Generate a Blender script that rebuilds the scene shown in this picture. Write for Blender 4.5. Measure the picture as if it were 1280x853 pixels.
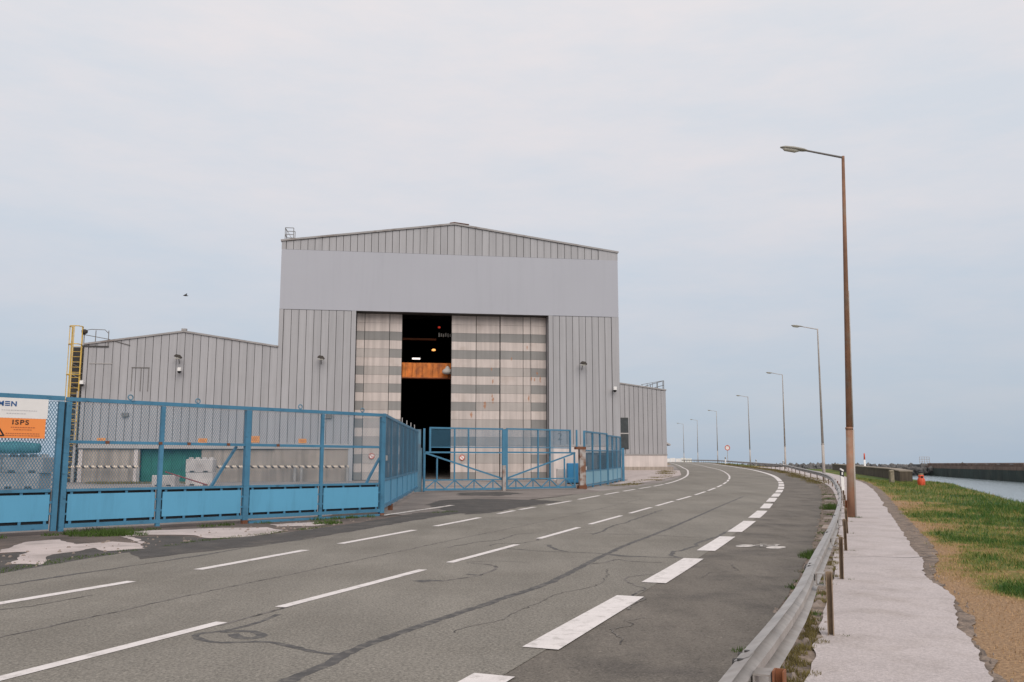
import bpy, bmesh, math, random
import numpy as np
from mathutils import Vector, Matrix, noise
from mathutils.geometry import tessellate_polygon
R = math.radians
random.seed(7); rng = np.random.default_rng(7)
for o in list(bpy.data.objects): bpy.data.objects.remove(o)
S = bpy.context.scene
COL = S.collection

# ------------------------------------------------------------ camera
cam = bpy.data.objects.new('camera', bpy.data.cameras.new('camera')); COL.objects.link(cam)
cam.location = (0, 0, 1.6); cam.rotation_euler = (R(90+7.94), 0, 0)
cam.data.lens = 1100/1280*36; cam.data.sensor_width = 36
cam.data.clip_start = .05; cam.data.clip_end = 60000
S.camera = cam

# ------------------------------------------------------------ sky and sun (bright overcast)
SUN_EL, SUN_AZ = R(40), R(165)      # azimuth clockwise from +Y: behind the camera, to the right
W = bpy.data.worlds.new('World'); S.world = W; W.use_nodes = True
nt = W.node_tree; nt.nodes.clear(); N = nt.nodes.new; Lk = nt.links.new
out = N('ShaderNodeOutputWorld'); sky = N('ShaderNodeTexSky'); sky.sky_type = 'NISHITA'
sky.sun_disc = False; sky.sun_elevation = SUN_EL; sky.sun_rotation = SUN_AZ; sky.air_density = 1.2; sky.dust_density = 2
b1 = N('ShaderNodeBackground'); b1.inputs[1].default_value = .08; Lk(sky.outputs[0], b1.inputs[0])
tc = N('ShaderNodeTexCoord'); sp = N('ShaderNodeSeparateXYZ'); Lk(tc.outputs['Generated'], sp.inputs[0])
ramp = N('ShaderNodeValToRGB'); Lk(sp.outputs[2], ramp.inputs[0])
cr = ramp.color_ramp
cr.elements[0].position = 0.0; cr.elements[0].color = (.435, .515, .62, 1)
cr.elements[1].position = .5; cr.elements[1].color = (.83, .80, .815, 1)
e = cr.elements.new(.12); e.color = (.55, .595, .675, 1)
e = cr.elements.new(.27); e.color = (.715, .715, .755, 1)
mp = N('ShaderNodeMapping'); mp.inputs['Scale'].default_value = (1.3, 1.3, 5.0); Lk(tc.outputs['Generated'], mp.inputs[0])
nz = N('ShaderNodeTexNoise'); nz.inputs['Scale'].default_value = 3.2; nz.inputs['Detail'].default_value = 9; nz.inputs['Roughness'].default_value = .62
Lk(mp.outputs[0], nz.inputs['Vector'])
nr = N('ShaderNodeMapRange'); nr.inputs[1].default_value = .3; nr.inputs[2].default_value = .7; nr.inputs[3].default_value = .0; nr.inputs[4].default_value = 1
Lk(nz.outputs[0], nr.inputs[0])
cmx = N('ShaderNodeMix'); cmx.data_type = 'RGBA'; cmx.blend_type = 'MULTIPLY'; cmx.inputs[0].default_value = 1
gcol = N('ShaderNodeMix'); gcol.data_type = 'RGBA'; Lk(nr.outputs[0], gcol.inputs[0])
gcol.inputs[6].default_value = (.905, .965, 1.0, 1); gcol.inputs[7].default_value = (1.07, 1.03, 1.005, 1)
Lk(ramp.outputs[0], cmx.inputs[6]); Lk(gcol.outputs[2], cmx.inputs[7])
b2 = N('ShaderNodeBackground'); b2.inputs[1].default_value = .93; Lk(cmx.outputs[2], b2.inputs[0])
ms = N('ShaderNodeMixShader'); ms.inputs[0].default_value = .88
Lk(b1.outputs[0], ms.inputs[1]); Lk(b2.outputs[0], ms.inputs[2]); Lk(ms.outputs[0], out.inputs[0])

sl = bpy.data.lights.new('sun', 'SUN'); sl.energy = 1.9; sl.angle = R(55); sl.color = (1, .93, .86)
so = bpy.data.objects.new('sun', sl); COL.objects.link(so); so.location = (30, -40, 60)
dsun = Vector((math.sin(SUN_AZ)*math.cos(SUN_EL), math.cos(SUN_AZ)*math.cos(SUN_EL), math.sin(SUN_EL)))
so.rotation_euler = dsun.to_track_quat('Z', 'Y').to_euler()
S.view_settings.view_transform = 'Standard'; S.view_settings.look = 'None'
S.view_settings.exposure = .18; S.view_settings.gamma = 1

# ------------------------------------------------------------ helpers
def tag(o, label=None, cat=None, group=None, kind=None):
    if label: o['label'] = label
    if cat: o['category'] = cat
    if group: o['group'] = group
    if kind: o['kind'] = kind
    return o
def empty(name, loc, rz=0, label=None, cat=None, group=None):
    o = bpy.data.objects.new(name, None); COL.objects.link(o); o.location = loc; o.rotation_euler = (0, 0, rz)
    o.empty_display_size = .2
    return tag(o, label, cat, group)
def place(name, mesh, parent=None, loc=None, rz=None):
    o = bpy.data.objects.new(name, mesh); COL.objects.link(o)
    if parent: o.parent = parent
    if loc is not None: o.location = loc
    if rz is not None: o.rotation_euler = (0, 0, rz)
    return o
def copy_tree(o, parent=None):
    c = o.copy(); COL.objects.link(c); c.parent = parent
    for ch in list(o.children): copy_tree(ch, c)
    return c
class MB:
    def __init__(s): s.v = []; s.f = []
    def add(s, vs, fs):
        n = len(s.v); s.v += [tuple(v) for v in vs]; s.f += [tuple(i+n for i in f) for f in fs]; return s
    def box(s, x0, x1, y0, y1, z0, z1):
        return s.add([(x0,y0,z0),(x1,y0,z0),(x1,y1,z0),(x0,y1,z0),(x0,y0,z1),(x1,y0,z1),(x1,y1,z1),(x0,y1,z1)],
                     [(0,3,2,1),(4,5,6,7),(0,1,5,4),(1,2,6,5),(2,3,7,6),(3,0,4,7)])
    def bbox(s, x0, x1, y0, y1, z0, z1, b):      # box with chamfered vertical and top edges
        def ring(x0,x1,y0,y1,z,c): return [(x0+c,y0,z),(x1-c,y0,z),(x1,y0+c,z),(x1,y1-c,z),(x1-c,y1,z),(x0+c,y1,z),(x0,y1-c,z),(x0,y0+c,z)]
        vs = ring(x0,x1,y0,y1,z0,b)+ring(x0,x1,y0,y1,z1-b,b)+ring(x0+b,x1-b,y0+b,y1-b,z1,b*.6)
        fs = [tuple(range(7,-1,-1)), tuple(range(16,24))]
        for k in (0,8):
            for i in range(8): j=(i+1)%8; fs.append((k+i,k+j,k+8+j,k+8+i))
        return s.add(vs, fs)
    def prism(s, poly, y0, y1):                  # polygon in xz, extruded along y
        n = len(poly)
        return s.add([(x,y0,z) for x,z in poly]+[(x,y1,z) for x,z in poly],
            [tuple(range(n)), tuple(range(2*n-1,n-1,-1))]+[((i+1)%n,i,n+i,n+(i+1)%n) for i in range(n)])
    def bar(s, p, q, w, h=None, up=(0,0,1)):
        h = h or w; p = Vector(p); q = Vector(q); d = (q-p).normalized(); up = Vector(up)
        if abs(d.dot(up)) > .99: up = Vector((0,1,0))
        a = d.cross(up).normalized()*w/2; b = a.cross(d).normalized()*h/2
        vs = [p-a-b,p+a-b,p+a+b,p-a+b,q-a-b,q+a-b,q+a+b,q-a+b]
        return s.add(vs, [(0,1,2,3),(7,6,5,4),(1,0,4,5),(2,1,5,6),(3,2,6,7),(0,3,7,4)])
    def tube(s, pts, r, n=8, cap=True):
        pts = [Vector(p) for p in pts]; rs = r if isinstance(r, (list,tuple)) else [r]*len(pts)
        vs = []; fs = []
        for i, p in enumerate(pts):
            d = (pts[min(i+1,len(pts)-1)]-pts[max(i-1,0)]).normalized()
            up = Vector((0,0,1)) if abs(d.z) < .95 else Vector((0,1,0))
            a = d.cross(up).normalized(); b = a.cross(d).normalized()
            for k in range(n):
                t = 2*math.pi*k/n; vs.append(p+(a*math.cos(t)+b*math.sin(t))*rs[i])
        for i in range(len(pts)-1):
            for k in range(n): j=(k+1)%n; fs.append((i*n+k,(i+1)*n+k,(i+1)*n+j,i*n+j))
        if cap: fs += [tuple(range(n)), tuple(range(len(vs)-1, len(vs)-n-1, -1))]
        return s.add(vs, fs)
    def lathe(s, prof, n=16, c=(0,0,0)):
        return s.tube_prof(prof, n, c)
    def tube_prof(s, prof, n, c):
        vs = []; fs = []
        for r, z in prof:
            for k in range(n): t = 2*math.pi*k/n; vs.append((c[0]+r*math.cos(t), c[1]+r*math.sin(t), c[2]+z))
        for i in range(len(prof)-1):
            for k in range(n): j=(k+1)%n; fs.append((i*n+k,i*n+j,(i+1)*n+j,(i+1)*n+k))
        fs += [tuple(range(n-1,-1,-1)), tuple(range(len(vs)-n, len(vs)))]
        return s.add(vs, fs)
    def ring(s, c, r, w, axis='y', n=14):
        pts = []
        for k in range(n+1):
            t = 2*math.pi*k/n
            p = (r*math.cos(t), 0, r*math.sin(t)) if axis == 'y' else (r*math.cos(t), r*math.sin(t), 0)
            pts.append((c[0]+p[0], c[1]+p[1], c[2]+p[2]))
        return s.tube(pts, w, 5, False)
    def mesh(s, name, m, smooth=False):
        me = bpy.data.meshes.new(name); me.from_pydata(s.v, [], s.f); me.materials.append(m)
        if smooth: me.polygons.foreach_set('use_smooth', [True]*len(me.polygons))
        me.update(); return me
    def build(s, name, m, parent=None, smooth=False, loc=None, rz=None):
        return place(name, s.mesh(name, m, smooth), parent, loc, rz)

def mat(name, col, rough=.75, var=.12, scale=1.5, detail=5, dirt=None, dscale=.6, dthr=(.52,.68), damt=.7,
        bump=.0, bscale=60, metal=0, speck=0, spscale=150, streak=0, rand=0, spots=None, spotcol=(.36,.14,.05), spec=.35, stretch=(1,1,1)):
    m = bpy.data.materials.new(name); m.use_nodes = True; t = m.node_tree; n = t.nodes.new; l = t.links.new
    bs = t.nodes['Principled BSDF']; bs.inputs['Roughness'].default_value = rough; bs.inputs['Metallic'].default_value = metal
    bs.inputs['Specular IOR Level'].default_value = spec
    g = n('ShaderNodeNewGeometry'); mpn = n('ShaderNodeMapping'); mpn.inputs['Scale'].default_value = stretch
    l(g.outputs['Position'], mpn.inputs[0]); P = mpn.outputs[0]
    def nz(sc, det=4, vec=None, ro=.55):
        x = n('ShaderNodeTexNoise'); x.inputs['Scale'].default_value = sc; x.inputs['Detail'].default_value = det
        x.inputs['Roughness'].default_value = ro; l(vec or P, x.inputs['Vector']); return x.outputs[0]
    def mr(v, a, b, c, d):
        x = n('ShaderNodeMapRange'); l(v, x.inputs[0])
        for i, q in enumerate((a,b,c,d)): x.inputs[i+1].default_value = q
        return x.outputs[0]
    def mul(c, v):
        x = n('ShaderNodeMix'); x.data_type = 'RGBA'; x.blend_type = 'MULTIPLY'; x.inputs[0].default_value = 1
        l(c, x.inputs[6]) ; l(v, x.inputs[7]); return x.outputs[2]
    def mixc(f, a, b):
        x = n('ShaderNodeMix'); x.data_type = 'RGBA'; l(f, x.inputs[0])
        if isinstance(a, tuple): x.inputs[6].default_value = (*a, 1)
        else: l(a, x.inputs[6])
        if isinstance(b, tuple): x.inputs[7].default_value = (*b, 1)
        else: l(b, x.inputs[7])
        return x.outputs[2]
    rgb = n('ShaderNodeRGB'); rgb.outputs[0].default_value = (*col, 1); c = rgb.outputs[0]
    c = mul(c, mr(nz(scale, detail), .28, .72, 1-var, 1+var))
    if dirt: 
        f = mr(nz(dscale, 8, ro=.62), dthr[0], dthr[1], 0, damt); c = mixc(f, c, dirt)
    if streak:
        m2 = n('ShaderNodeMapping'); m2.inputs['Scale'].default_value = (2.5, 2.5, .12); l(g.outputs['Position'], m2.inputs[0])
        c = mul(c, mr(nz(1.6, 6, m2.outputs[0]), .35, .7, 1+streak*.3, 1-streak))
    if speck: c = mul(c, mr(nz(spscale, 2, ro=.8), .3, .7, 1-speck, 1+speck))
    if rand:
        oi = n('ShaderNodeObjectInfo'); c = mul(c, mr(oi.outputs['Random'], 0, 1, 1-rand, 1+rand))
    if spots:
        for (sx, sy, sz, sr) in spots:
            vs = n('ShaderNodeVectorMath'); vs.operation = 'SUBTRACT'; l(g.outputs['Position'], vs.inputs[0]); vs.inputs[1].default_value = (sx, sy, sz)
            v2 = n('ShaderNodeVectorMath'); v2.operation = 'MULTIPLY'; l(vs.outputs[0], v2.inputs[0]); v2.inputs[1].default_value = (1.5, .3, .5)
            v3 = n('ShaderNodeVectorMath'); v3.operation = 'LENGTH'; l(v2.outputs[0], v3.inputs[0])
            ad = n('ShaderNodeMath'); ad.operation = 'ADD'; l(v3.outputs['Value'], ad.inputs[0]); l(mr(nz(7, 4), .3, .7, -.22*2*sr, .22*2*sr), ad.inputs[1])
            c = mixc(mr(ad.outputs[0], sr*.4, sr, .75, 0), c, spotcol)
    l(c, bs.inputs['Base Color'])
    if bump:
        b = n('ShaderNodeBump'); b.inputs['Strength'].default_value = bump; b.inputs['Distance'].default_value = .02
        l(nz(bscale, 4), b.inputs['Height']); l(b.outputs[0], bs.inputs['Normal'])
    return m
def emis(name, col, st):
    m = bpy.data.materials.new(name); m.use_nodes = True; b = m.node_tree.nodes['Principled BSDF']
    b.inputs['Emission Color'].default_value = (*col, 1); b.inputs['Emission Strength'].default_value = st; b.inputs['Base Color'].default_value = (*col, 1)
    return m

M = {}
M['asphalt'] = mat('asphalt', (.203,.186,.160), .9, .10, .35, 6, dirt=(.145,.13,.108), dscale=.3, dthr=(.45,.75), damt=.8, bump=.5, bscale=70, speck=.42, spscale=38)
def add_layer(m, scale, rot, lo, hi, a, b, det=5):
    t = m.node_tree; n = t.nodes.new; l = t.links.new; bs = t.nodes['Principled BSDF']; src = bs.inputs['Base Color'].links[0].from_socket
    g_ = n('ShaderNodeNewGeometry'); mp_ = n('ShaderNodeMapping'); mp_.inputs['Rotation'].default_value = (0,0,rot); mp_.inputs['Scale'].default_value = scale; mp_.vector_type = 'POINT'; l(g_.outputs['Position'], mp_.inputs[0])
    x = n('ShaderNodeTexNoise'); x.inputs['Scale'].default_value = 1; x.inputs['Detail'].default_value = det; x.inputs['Roughness'].default_value = .65; l(mp_.outputs[0], x.inputs['Vector'])
    mr_ = n('ShaderNodeMapRange'); l(x.outputs[0], mr_.inputs[0])
    for i_, v_ in enumerate((lo,hi,a,b)): mr_.inputs[i_+1].default_value = v_
    mx = n('ShaderNodeMix'); mx.data_type = 'RGBA'; mx.blend_type = 'MULTIPLY'; mx.inputs[0].default_value = 1; l(src, mx.inputs[6]); l(mr_.outputs[0], mx.inputs[7]); l(mx.outputs[2], bs.inputs['Base Color'])
add_layer(M['asphalt'], (.9,.09,1), R(21), .35, .65, .91, 1.08)
add_layer(M['asphalt'], (26,26,26), 0, .60, .70, 1, .72, 3)
add_layer(M['asphalt'], (31,29,30), 0, .64, .72, 1, 1.45, 2)
M['cycle'] = mat('cycle_asphalt', (.148,.130,.110), .9, .14, .6, 6, dirt=(.075,.066,.060), dscale=.8, dthr=(.5,.7), damt=.75, bump=.45, bscale=70, speck=.34, spscale=50)
add_layer(M['cycle'], (24,24,24), 0, .58, .70, 1, .6, 3)
add_layer(M['cycle'], (30,30,30), 0, .64, .72, 1, 1.6, 2)
add_layer(M['cycle'], (1.6,.5,1), R(21), .42, .68, 1.06, .78, 6)
M['dark_asphalt'] = mat('dark_asphalt', (.07,.064,.06), .92, .25, 1.2, 6, dirt=(.12,.105,.09), dscale=1.5, bump=.5, bscale=60, speck=.35, spscale=45)
M['tar'] = mat('tar', (.072,.068,.066), .75, .2, 5, dirt=(.16,.147,.13), dscale=11, dthr=(.48,.62), damt=.7, spec=.3)
M['crack'] = mat('crack', (.07,.065,.062), .85, .2, 5, dirt=(.175,.16,.147), dscale=5, dthr=(.42,.52), damt=.95, spec=.2)
M['paint'] = mat('road_paint', (.66,.615,.595), .65, .07, 3, dirt=(.30,.275,.25), dscale=8, dthr=(.52,.70), damt=.6, speck=.1, spscale=60)
M['paint_worn'] = mat('worn_paint', (.62,.57,.53), .7, .1, 4, dirt=(.16,.15,.14), dscale=6, dthr=(.48,.62), damt=.8)
M['path'] = mat('path', (.455,.405,.395), .9, .06, .8, 6, dirt=(.33,.285,.26), dscale=1.3, dthr=(.48,.75), damt=.75, bump=.4, bscale=80, speck=.20, spscale=40)
M['pale'] = mat('pale_concrete', (.47,.405,.385), .9, .12, 1.2, 6, dirt=(.20,.17,.15), dscale=1.3, dthr=(.5,.75), damt=.7, bump=.4, speck=.15, spscale=40)
M['verge'] = mat('verge_dirt_gate_shade', (.12,.094,.08), .95, .25, 1.0, 6, dirt=(.055,.046,.04), dscale=.9, bump=.6, bscale=30, speck=.3, spscale=35)
M['yard'] = mat('yard_concrete', (.27,.24,.225), .92, .15, .4, 6, dirt=(.15,.125,.11), dscale=.25, dthr=(.48,.7), damt=.8, bump=.3, speck=.15, spscale=30)
M['dirt'] = mat('dirt', (.215,.165,.13), .95, .35, 3, 6, dirt=(.08,.065,.055), dscale=5, dthr=(.45,.6), bump=.6, bscale=25, speck=.35, spscale=30)
M['clad'] = mat('cladding', (.362,.355,.366), .55, .05, .35, 5, dirt=(.27,.262,.262), dscale=.35, dthr=(.5,.8), damt=.45, streak=.10, rand=.05, spec=.3)
add_layer(M['clad'], (5,5,.15), 0, .5, .75, 1, .90, 6)
M['clad_dark'] = mat('cladding_joint', (.085,.08,.08), .8)
M['fascia'] = mat('fascia', (.38,.384,.42), .6, .02, .2, 3, spec=.3)
add_layer(M['fascia'], (2.5,2.5,.12), 0, .5, .8, 1, .95, 6)
M['trim'] = mat('trim', (.30,.285,.28), .6, .1, 1, dirt=(.12,.08,.06), dscale=.7)
M['trim_light'] = mat('light_trim', (.40,.38,.37), .6, .08, 1)
M['inner'] = mat('added_dark_lining', (.013,.0125,.012), .95, spec=.05)
add_layer(M['path'], (22,22,22), 0, .62, .72, 1, .80, 3)
add_layer(M['path'], (1.1,1.1,1), 0, .5, .72, 1, .87, 7)
M['conc_wall'] = mat('concrete_wall', (.37,.315,.27), .92, .15, .5, 6, dirt=(.22,.185,.155), dscale=.5, streak=.3, bump=.3)
M['plinth'] = mat('plinth', (.62,.55,.52), .9, .08, .6, 6, streak=.15)
rs_ = []
def FW(s, z, y=0):                                 # point on the hall's front
    a = math.atan(.147); return (-16.73+s*math.cos(a)-y*math.sin(a), 62.5+s*math.sin(a)+y*math.cos(a), z)
for s_, z_, r_ in ((18.95,8.35,.16),(18.5,7.9,.18),(18.75,7.88,.14),(19.2,7.9,.17),(18.3,6.45,.17),(15.0,5.9,.24),(15.6,6.3,.2),(15.55,6.6,.14),(15.6,7.7,.14),(15.5,8.6,.12),(14.0,5.2,.2),(18.2,10.3,.14),(17.0,9.4,.12)):
    x, y, z = FW(s_, z_, .9); rs_.append((x, y, z, r_*.72))
M['door_cream'] = mat('door_cream', (.545,.475,.44), .7, .07, .6, 5, dirt=(.43,.36,.32), dscale=.6, streak=.2, rand=.06, spots=rs_)
M['door_grey'] = mat('door_grey', (.24,.23,.22), .6, .08, .6, 5, streak=.12, rand=.06, spots=rs_)
M['door_mid'] = mat('door_mid', (.40,.36,.335), .65, .08, .6, 5, streak=.14, rand=.05, spots=rs_)
M['blue'] = mat('blue_paint', (.06,.19,.30), .5, .14, 2.2, 5, dirt=(.035,.09,.14), dscale=2.5, dthr=(.55,.75), damt=.6)
M['blue_panel'] = mat('blue_panel', (.105,.335,.51), .55, .03, .8, 3, dirt=(.10,.24,.35), dscale=1.5, dthr=(.6,.8), damt=.4)
M['blue_light'] = mat('pale_blue_panel', (.20,.37,.46), .6, .08, .8, 4, streak=.1)
M['blue_mesh'] = mat('blue_mesh', (.06,.17,.26), .55, .1, 2)
M['blue_bright'] = mat('bright_blue_panel', (.04,.22,.42), .55, .06, 1)
add_layer(M['blue'], (3,3,9), 0, .60, .72, 1, .45, 5)
add_layer(M['blue_panel'], (4,4,.6), 0, .5, .75, 1, .86, 5)
M['blue_grey'] = mat('blue_grey_post', (.10,.20,.27), .6, .2, 1.5, dirt=(.13,.06,.03), dscale=2)
M['rust'] = mat('rust', (.16,.065,.035), .85, .3, 4, dirt=(.08,.05,.035), dscale=4)
M['rust_post'] = mat('rusty_cream_post', (.36,.33,.31), .8, .15, 2, dirt=(.16,.065,.03), dscale=1.6, dthr=(.47,.6), damt=.9)
M['rail_steel'] = mat('galvanised', (.36,.335,.315), .45, .18, 3, 6, metal=.2, dirt=(.23,.18,.145), dscale=4, dthr=(.5,.72), damt=.6, stretch=(1,1,1), speck=.05)
M['post_brown'] = mat('post_brown', (.27,.20,.14), .8, .25, 6, dirt=(.13,.085,.055), dscale=5, streak=.2)
M['post_orange'] = mat('post_orange', (.24,.095,.045), .85, .3, 5, dirt=(.12,.055,.035), dscale=5)
M['pole_rust'] = mat('pole_rust', (.31,.165,.105), .75, .22, 2.5, 6, dirt=(.30,.24,.19), dscale=1.2, dthr=(.53,.66), damt=.7, streak=.3)
M['pole_grey'] = mat('pole_grey', (.42,.38,.35), .7, .12, 1.5, dirt=(.30,.21,.15), dscale=.8)
M['lamp_grey'] = mat('lamp_grey', (.30,.285,.25), .6, .1, 8)
M['lamp_dark'] = mat('lamp_dark', (.05,.042,.035), .6)
M['glass_bowl'] = mat('lamp_bowl', (.45,.43,.37), .3, .05, 4, spec=.6)
M['yellow'] = mat('yellow_paint', (.60,.40,.09), .6, .12, 4, dirt=(.35,.22,.08), dscale=3)
M['dark_metal'] = mat('dark_metal', (.05,.047,.045), .6, .2, 3)
M['mid_metal'] = mat('mid_metal', (.16,.15,.145), .6, .2, 3)
M['white'] = mat('white_paint', (.72,.70,.68), .5, .05, 3)
M['black'] = mat('black_paint', (.018,.018,.02), .5)
M['orange'] = mat('orange_paint', (.83,.27,.07), .55, .05, 1)
M['orange_sign'] = mat('orange_sign', (.70,.30,.08), .6, .1, 3)
M['red'] = mat('red_paint', (.60,.085,.035), .5, .12, 5, dirt=(.35,.06,.03), dscale=6)
M['red_dark'] = mat('red_bar', (.20,.035,.03), .6)
M['sign_blue'] = mat('sign_blue', (.02,.09,.25), .5)
M['sign_grey'] = mat('sign_grey', (.50,.49,.50), .5)
M['sign_brown'] = mat('sign_brown', (.42,.13,.05), .5)
M['teal'] = mat('teal_door', (.015,.13,.10), .6, .2, 1.5, dirt=(.01,.06,.07), dscale=1)
M['tarp'] = mat('tarp', (.04,.17,.20), .6, .2, 4, bump=.5, bscale=12)
M['block'] = mat('block_concrete', (.47,.43,.41), .9, .12, 1.5, 5, dirt=(.27,.24,.22), dscale=1.2, rand=.08, bump=.3)
M['block_grey'] = mat('grey_block', (.30,.29,.29), .9, .15, 1.5, 5, dirt=(.18,.17,.165), dscale=1.2, rand=.12, bump=.3)
M['quay'] = mat('quay_wall', (.105,.082,.062), .95, .3, .7, 6, dirt=(.05,.042,.035), dscale=.5, streak=.4, bump=.4)
M['quay_top'] = mat('quay_coping', (.27,.23,.185), .9, .2, .8, 5)
M['algae'] = mat('algae_wall', (.024,.036,.031), .9, .35, .12, 6, dirt=(.05,.055,.042), dscale=.15, streak=.3)
M['pier_top'] = mat('pier_stone', (.17,.115,.09), .9, .3, .3, 6, streak=.3)
M['rock'] = mat('rock', (.12,.115,.112), .95, .4, .25, 5, rand=.3)
M['stone_post'] = mat('stone_post', (.25,.215,.16), .9, .2, 6, dirt=(.14,.13,.07), dscale=8)
M['crane'] = mat('crane_orange', (.62,.18,.025), .5, .3, 2, dirt=(.25,.07,.02), dscale=1.5, streak=.4, rand=.25)
M['brown_beam'] = mat('brown_beam', (.30,.09,.03), .6, .2, 2)
M['glassd'] = mat('dark_glass', (.04,.045,.045), .15, .3, 2, spec=.7)
M['debris'] = mat('debris_stone', (.30,.245,.21), .9, .3, 4, rand=.3)

# striped guard pipe print
def striped(name, c1, c2, sc):
    m = bpy.data.materials.new(name); m.use_nodes = True; t = m.node_tree; n = t.nodes.new; l = t.links.new
    g = n('ShaderNodeNewGeometry'); v = n('ShaderNodeVectorMath'); v.operation = 'DOT_PRODUCT'; l(g.outputs['Position'], v.inputs[0]); v.inputs[1].default_value = (sc, 0, sc*.8)
    fr = n('ShaderNodeMath'); fr.operation = 'FRACT'; l(v.outputs['Value'], fr.inputs[0])
    gt = n('ShaderNodeMath'); gt.operation = 'GREATER_THAN'; l(fr.outputs[0], gt.inputs[0]); gt.inputs[1].default_value = .62
    x = n('ShaderNodeMix'); x.data_type = 'RGBA'; l(gt.outputs[0], x.inputs[0]); x.inputs[6].default_value = (*c1,1); x.inputs[7].default_value = (*c2,1)
    l(x.outputs[2], t.nodes['Principled BSDF'].inputs['Base Color']); t.nodes['Principled BSDF'].inputs['Roughness'].default_value = .7
    return m
add_layer(M['rail_steel'], (14,14,2), 0, .5, .72, 1, .8, 5)
M['stripes'] = striped('striped_pipe', (.60,.50,.40), (.07,.05,.045), 2.2)

# grass: dry and green mixed by a point attribute
def grass_mat(name, blade):
    m = bpy.data.materials.new(name); m.use_nodes = True; t = m.node_tree; n = t.nodes.new; l = t.links.new; b = t.nodes['Principled BSDF']
    a = n('ShaderNodeAttribute'); a.attribute_name = 'green'; g = n('ShaderNodeNewGeometry')
    def nz(s, d=5):
        x = n('ShaderNodeTexNoise'); x.inputs['Scale'].default_value = s; x.inputs['Detail'].default_value = d; x.inputs['Roughness'].default_value = .65; l(g.outputs['Position'], x.inputs['Vector']); return x.outputs[0]
    ad = n('ShaderNodeMath'); ad.operation = 'ADD'; l(a.outputs['Fac'], ad.inputs[0])
    s1 = n('ShaderNodeMapRange'); l(nz(2.2), s1.inputs[0]); s1.inputs[1].default_value = .25; s1.inputs[2].default_value = .75; s1.inputs[3].default_value = -.22; s1.inputs[4].default_value = .22
    l(s1.outputs[0], ad.inputs[1])
    r = n('ShaderNodeValToRGB'); l(ad.outputs[0], r.inputs[0]); e = r.color_ramp.elements
    k = 1.15 if blade else .85
    e[0].position = .12; e[0].color = (.37*k,.24*k,.14*k,1); e[1].position = .95; e[1].color = (.036*k,.085*k,.017*k,1)
    q = e.new(.36); q.color = (.33*k,.215*k,.10*k,1); q = e.new(.5); q.color = (.20*k,.185*k,.05*k,1); q = e.new(.72); q.color = (.105*k,.145*k,.032*k,1)
    x = n('ShaderNodeMix'); x.data_type = 'RGBA'; x.blend_type = 'MULTIPLY'; x.inputs[0].default_value = 1; l(r.outputs[0], x.inputs[6])
    s2 = n('ShaderNodeMapRange'); l(nz(28, 6), s2.inputs[0]); s2.inputs[1].default_value = .3; s2.inputs[2].default_value = .7; s2.inputs[3].default_value = .45; s2.inputs[4].default_value = 1.5
    l(s2.outputs[0], x.inputs[7]); l(x.outputs[2], b.inputs['Base Color']); b.inputs['Roughness'].default_value = .85; b.inputs['Specular IOR Level'].default_value = .15
    if not blade:
        bp = n('ShaderNodeBump'); bp.inputs['Strength'].default_value = .7; bp.inputs['Distance'].default_value = .05; l(nz(18, 6), bp.inputs['Height']); l(bp.outputs[0], b.inputs['Normal'])
    return m
M['grass_ground'] = grass_mat('grass_ground', False); M['grass_blade'] = grass_mat('grass_blades', True)
M['weed'] = mat('weed_leaf', (.06,.10,.022), .8, .35, 9, spec=.15)
M['weed_dry'] = mat('weed_dry', (.16,.13,.05), .85, .35, 9, spec=.1)
# water
def water(name, col, sc, dist, rough):
    m = bpy.data.materials.new(name); m.use_nodes = True; t = m.node_tree; n = t.nodes.new; l = t.links.new; b = t.nodes['Principled BSDF']
    b.inputs['Base Color'].default_value = (*col, 1); b.inputs['Roughness'].default_value = rough; b.inputs['IOR'].default_value = 1.33
    g = n('ShaderNodeNewGeometry'); mp = n('ShaderNodeMapping'); mp.inputs['Scale'].default_value = (1, 1, 1); l(g.outputs['Position'], mp.inputs[0])
    x = n('ShaderNodeTexNoise'); x.inputs['Scale'].default_value = sc; x.inputs['Detail'].default_value = 7; x.inputs['Roughness'].default_value = .6; l(mp.outputs[0], x.inputs['Vector'])
    bp = n('ShaderNodeBump'); bp.inputs['Strength'].default_value = 1; bp.inputs['Distance'].default_value = dist; l(x.outputs[0], bp.inputs['Height']); l(bp.outputs[0], b.inputs['Normal'])
    return m
M['sea'] = water('sea_water', (.27,.33,.355), .5, .22, .12)

# ------------------------------------------------------------ terrain shape
GY = [-60,20,30,48,63,75,90,120,150,180,230,400,3000]; GZ = [0,0,.03,.18,.36,.56,.8,1.08,1.33,1.62,1.95,2.3,2.3]
def interp(xs, ys, x):
    if x <= xs[0]: return ys[0]
    if x >= xs[-1]: return ys[-1]
    for i in range(1, len(xs)):
        if x <= xs[i]: break
    i0, i1 = i-1, i; h = xs[i1]-xs[i0]; t = (x-xs[i0])/h
    def sl(k):
        if k <= 0: return (ys[1]-ys[0])/(xs[1]-xs[0])
        if k >= len(xs)-1: return (ys[-1]-ys[-2])/(xs[-1]-xs[-2])
        a = (ys[k]-ys[k-1])/(xs[k]-xs[k-1]); b = (ys[k+1]-ys[k])/(xs[k+1]-xs[k])
        ha, hb = xs[k]-xs[k-1], xs[k+1]-xs[k]
        return (a*hb+b*ha)/(ha+hb)
    m0, m1 = sl(i0)*h, sl(i1)*h
    return (2*t**3-3*t*t+1)*ys[i0]+(t**3-2*t*t+t)*m0+(-2*t**3+3*t*t)*ys[i1]+(t**3-t*t)*m1
_gc = {}
def g(y):
    k = round(y, 3)
    if k not in _gc: _gc[k] = 0. if y < 20 else max(0., interp(GY, GZ, y))
    return _gc[k]
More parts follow.
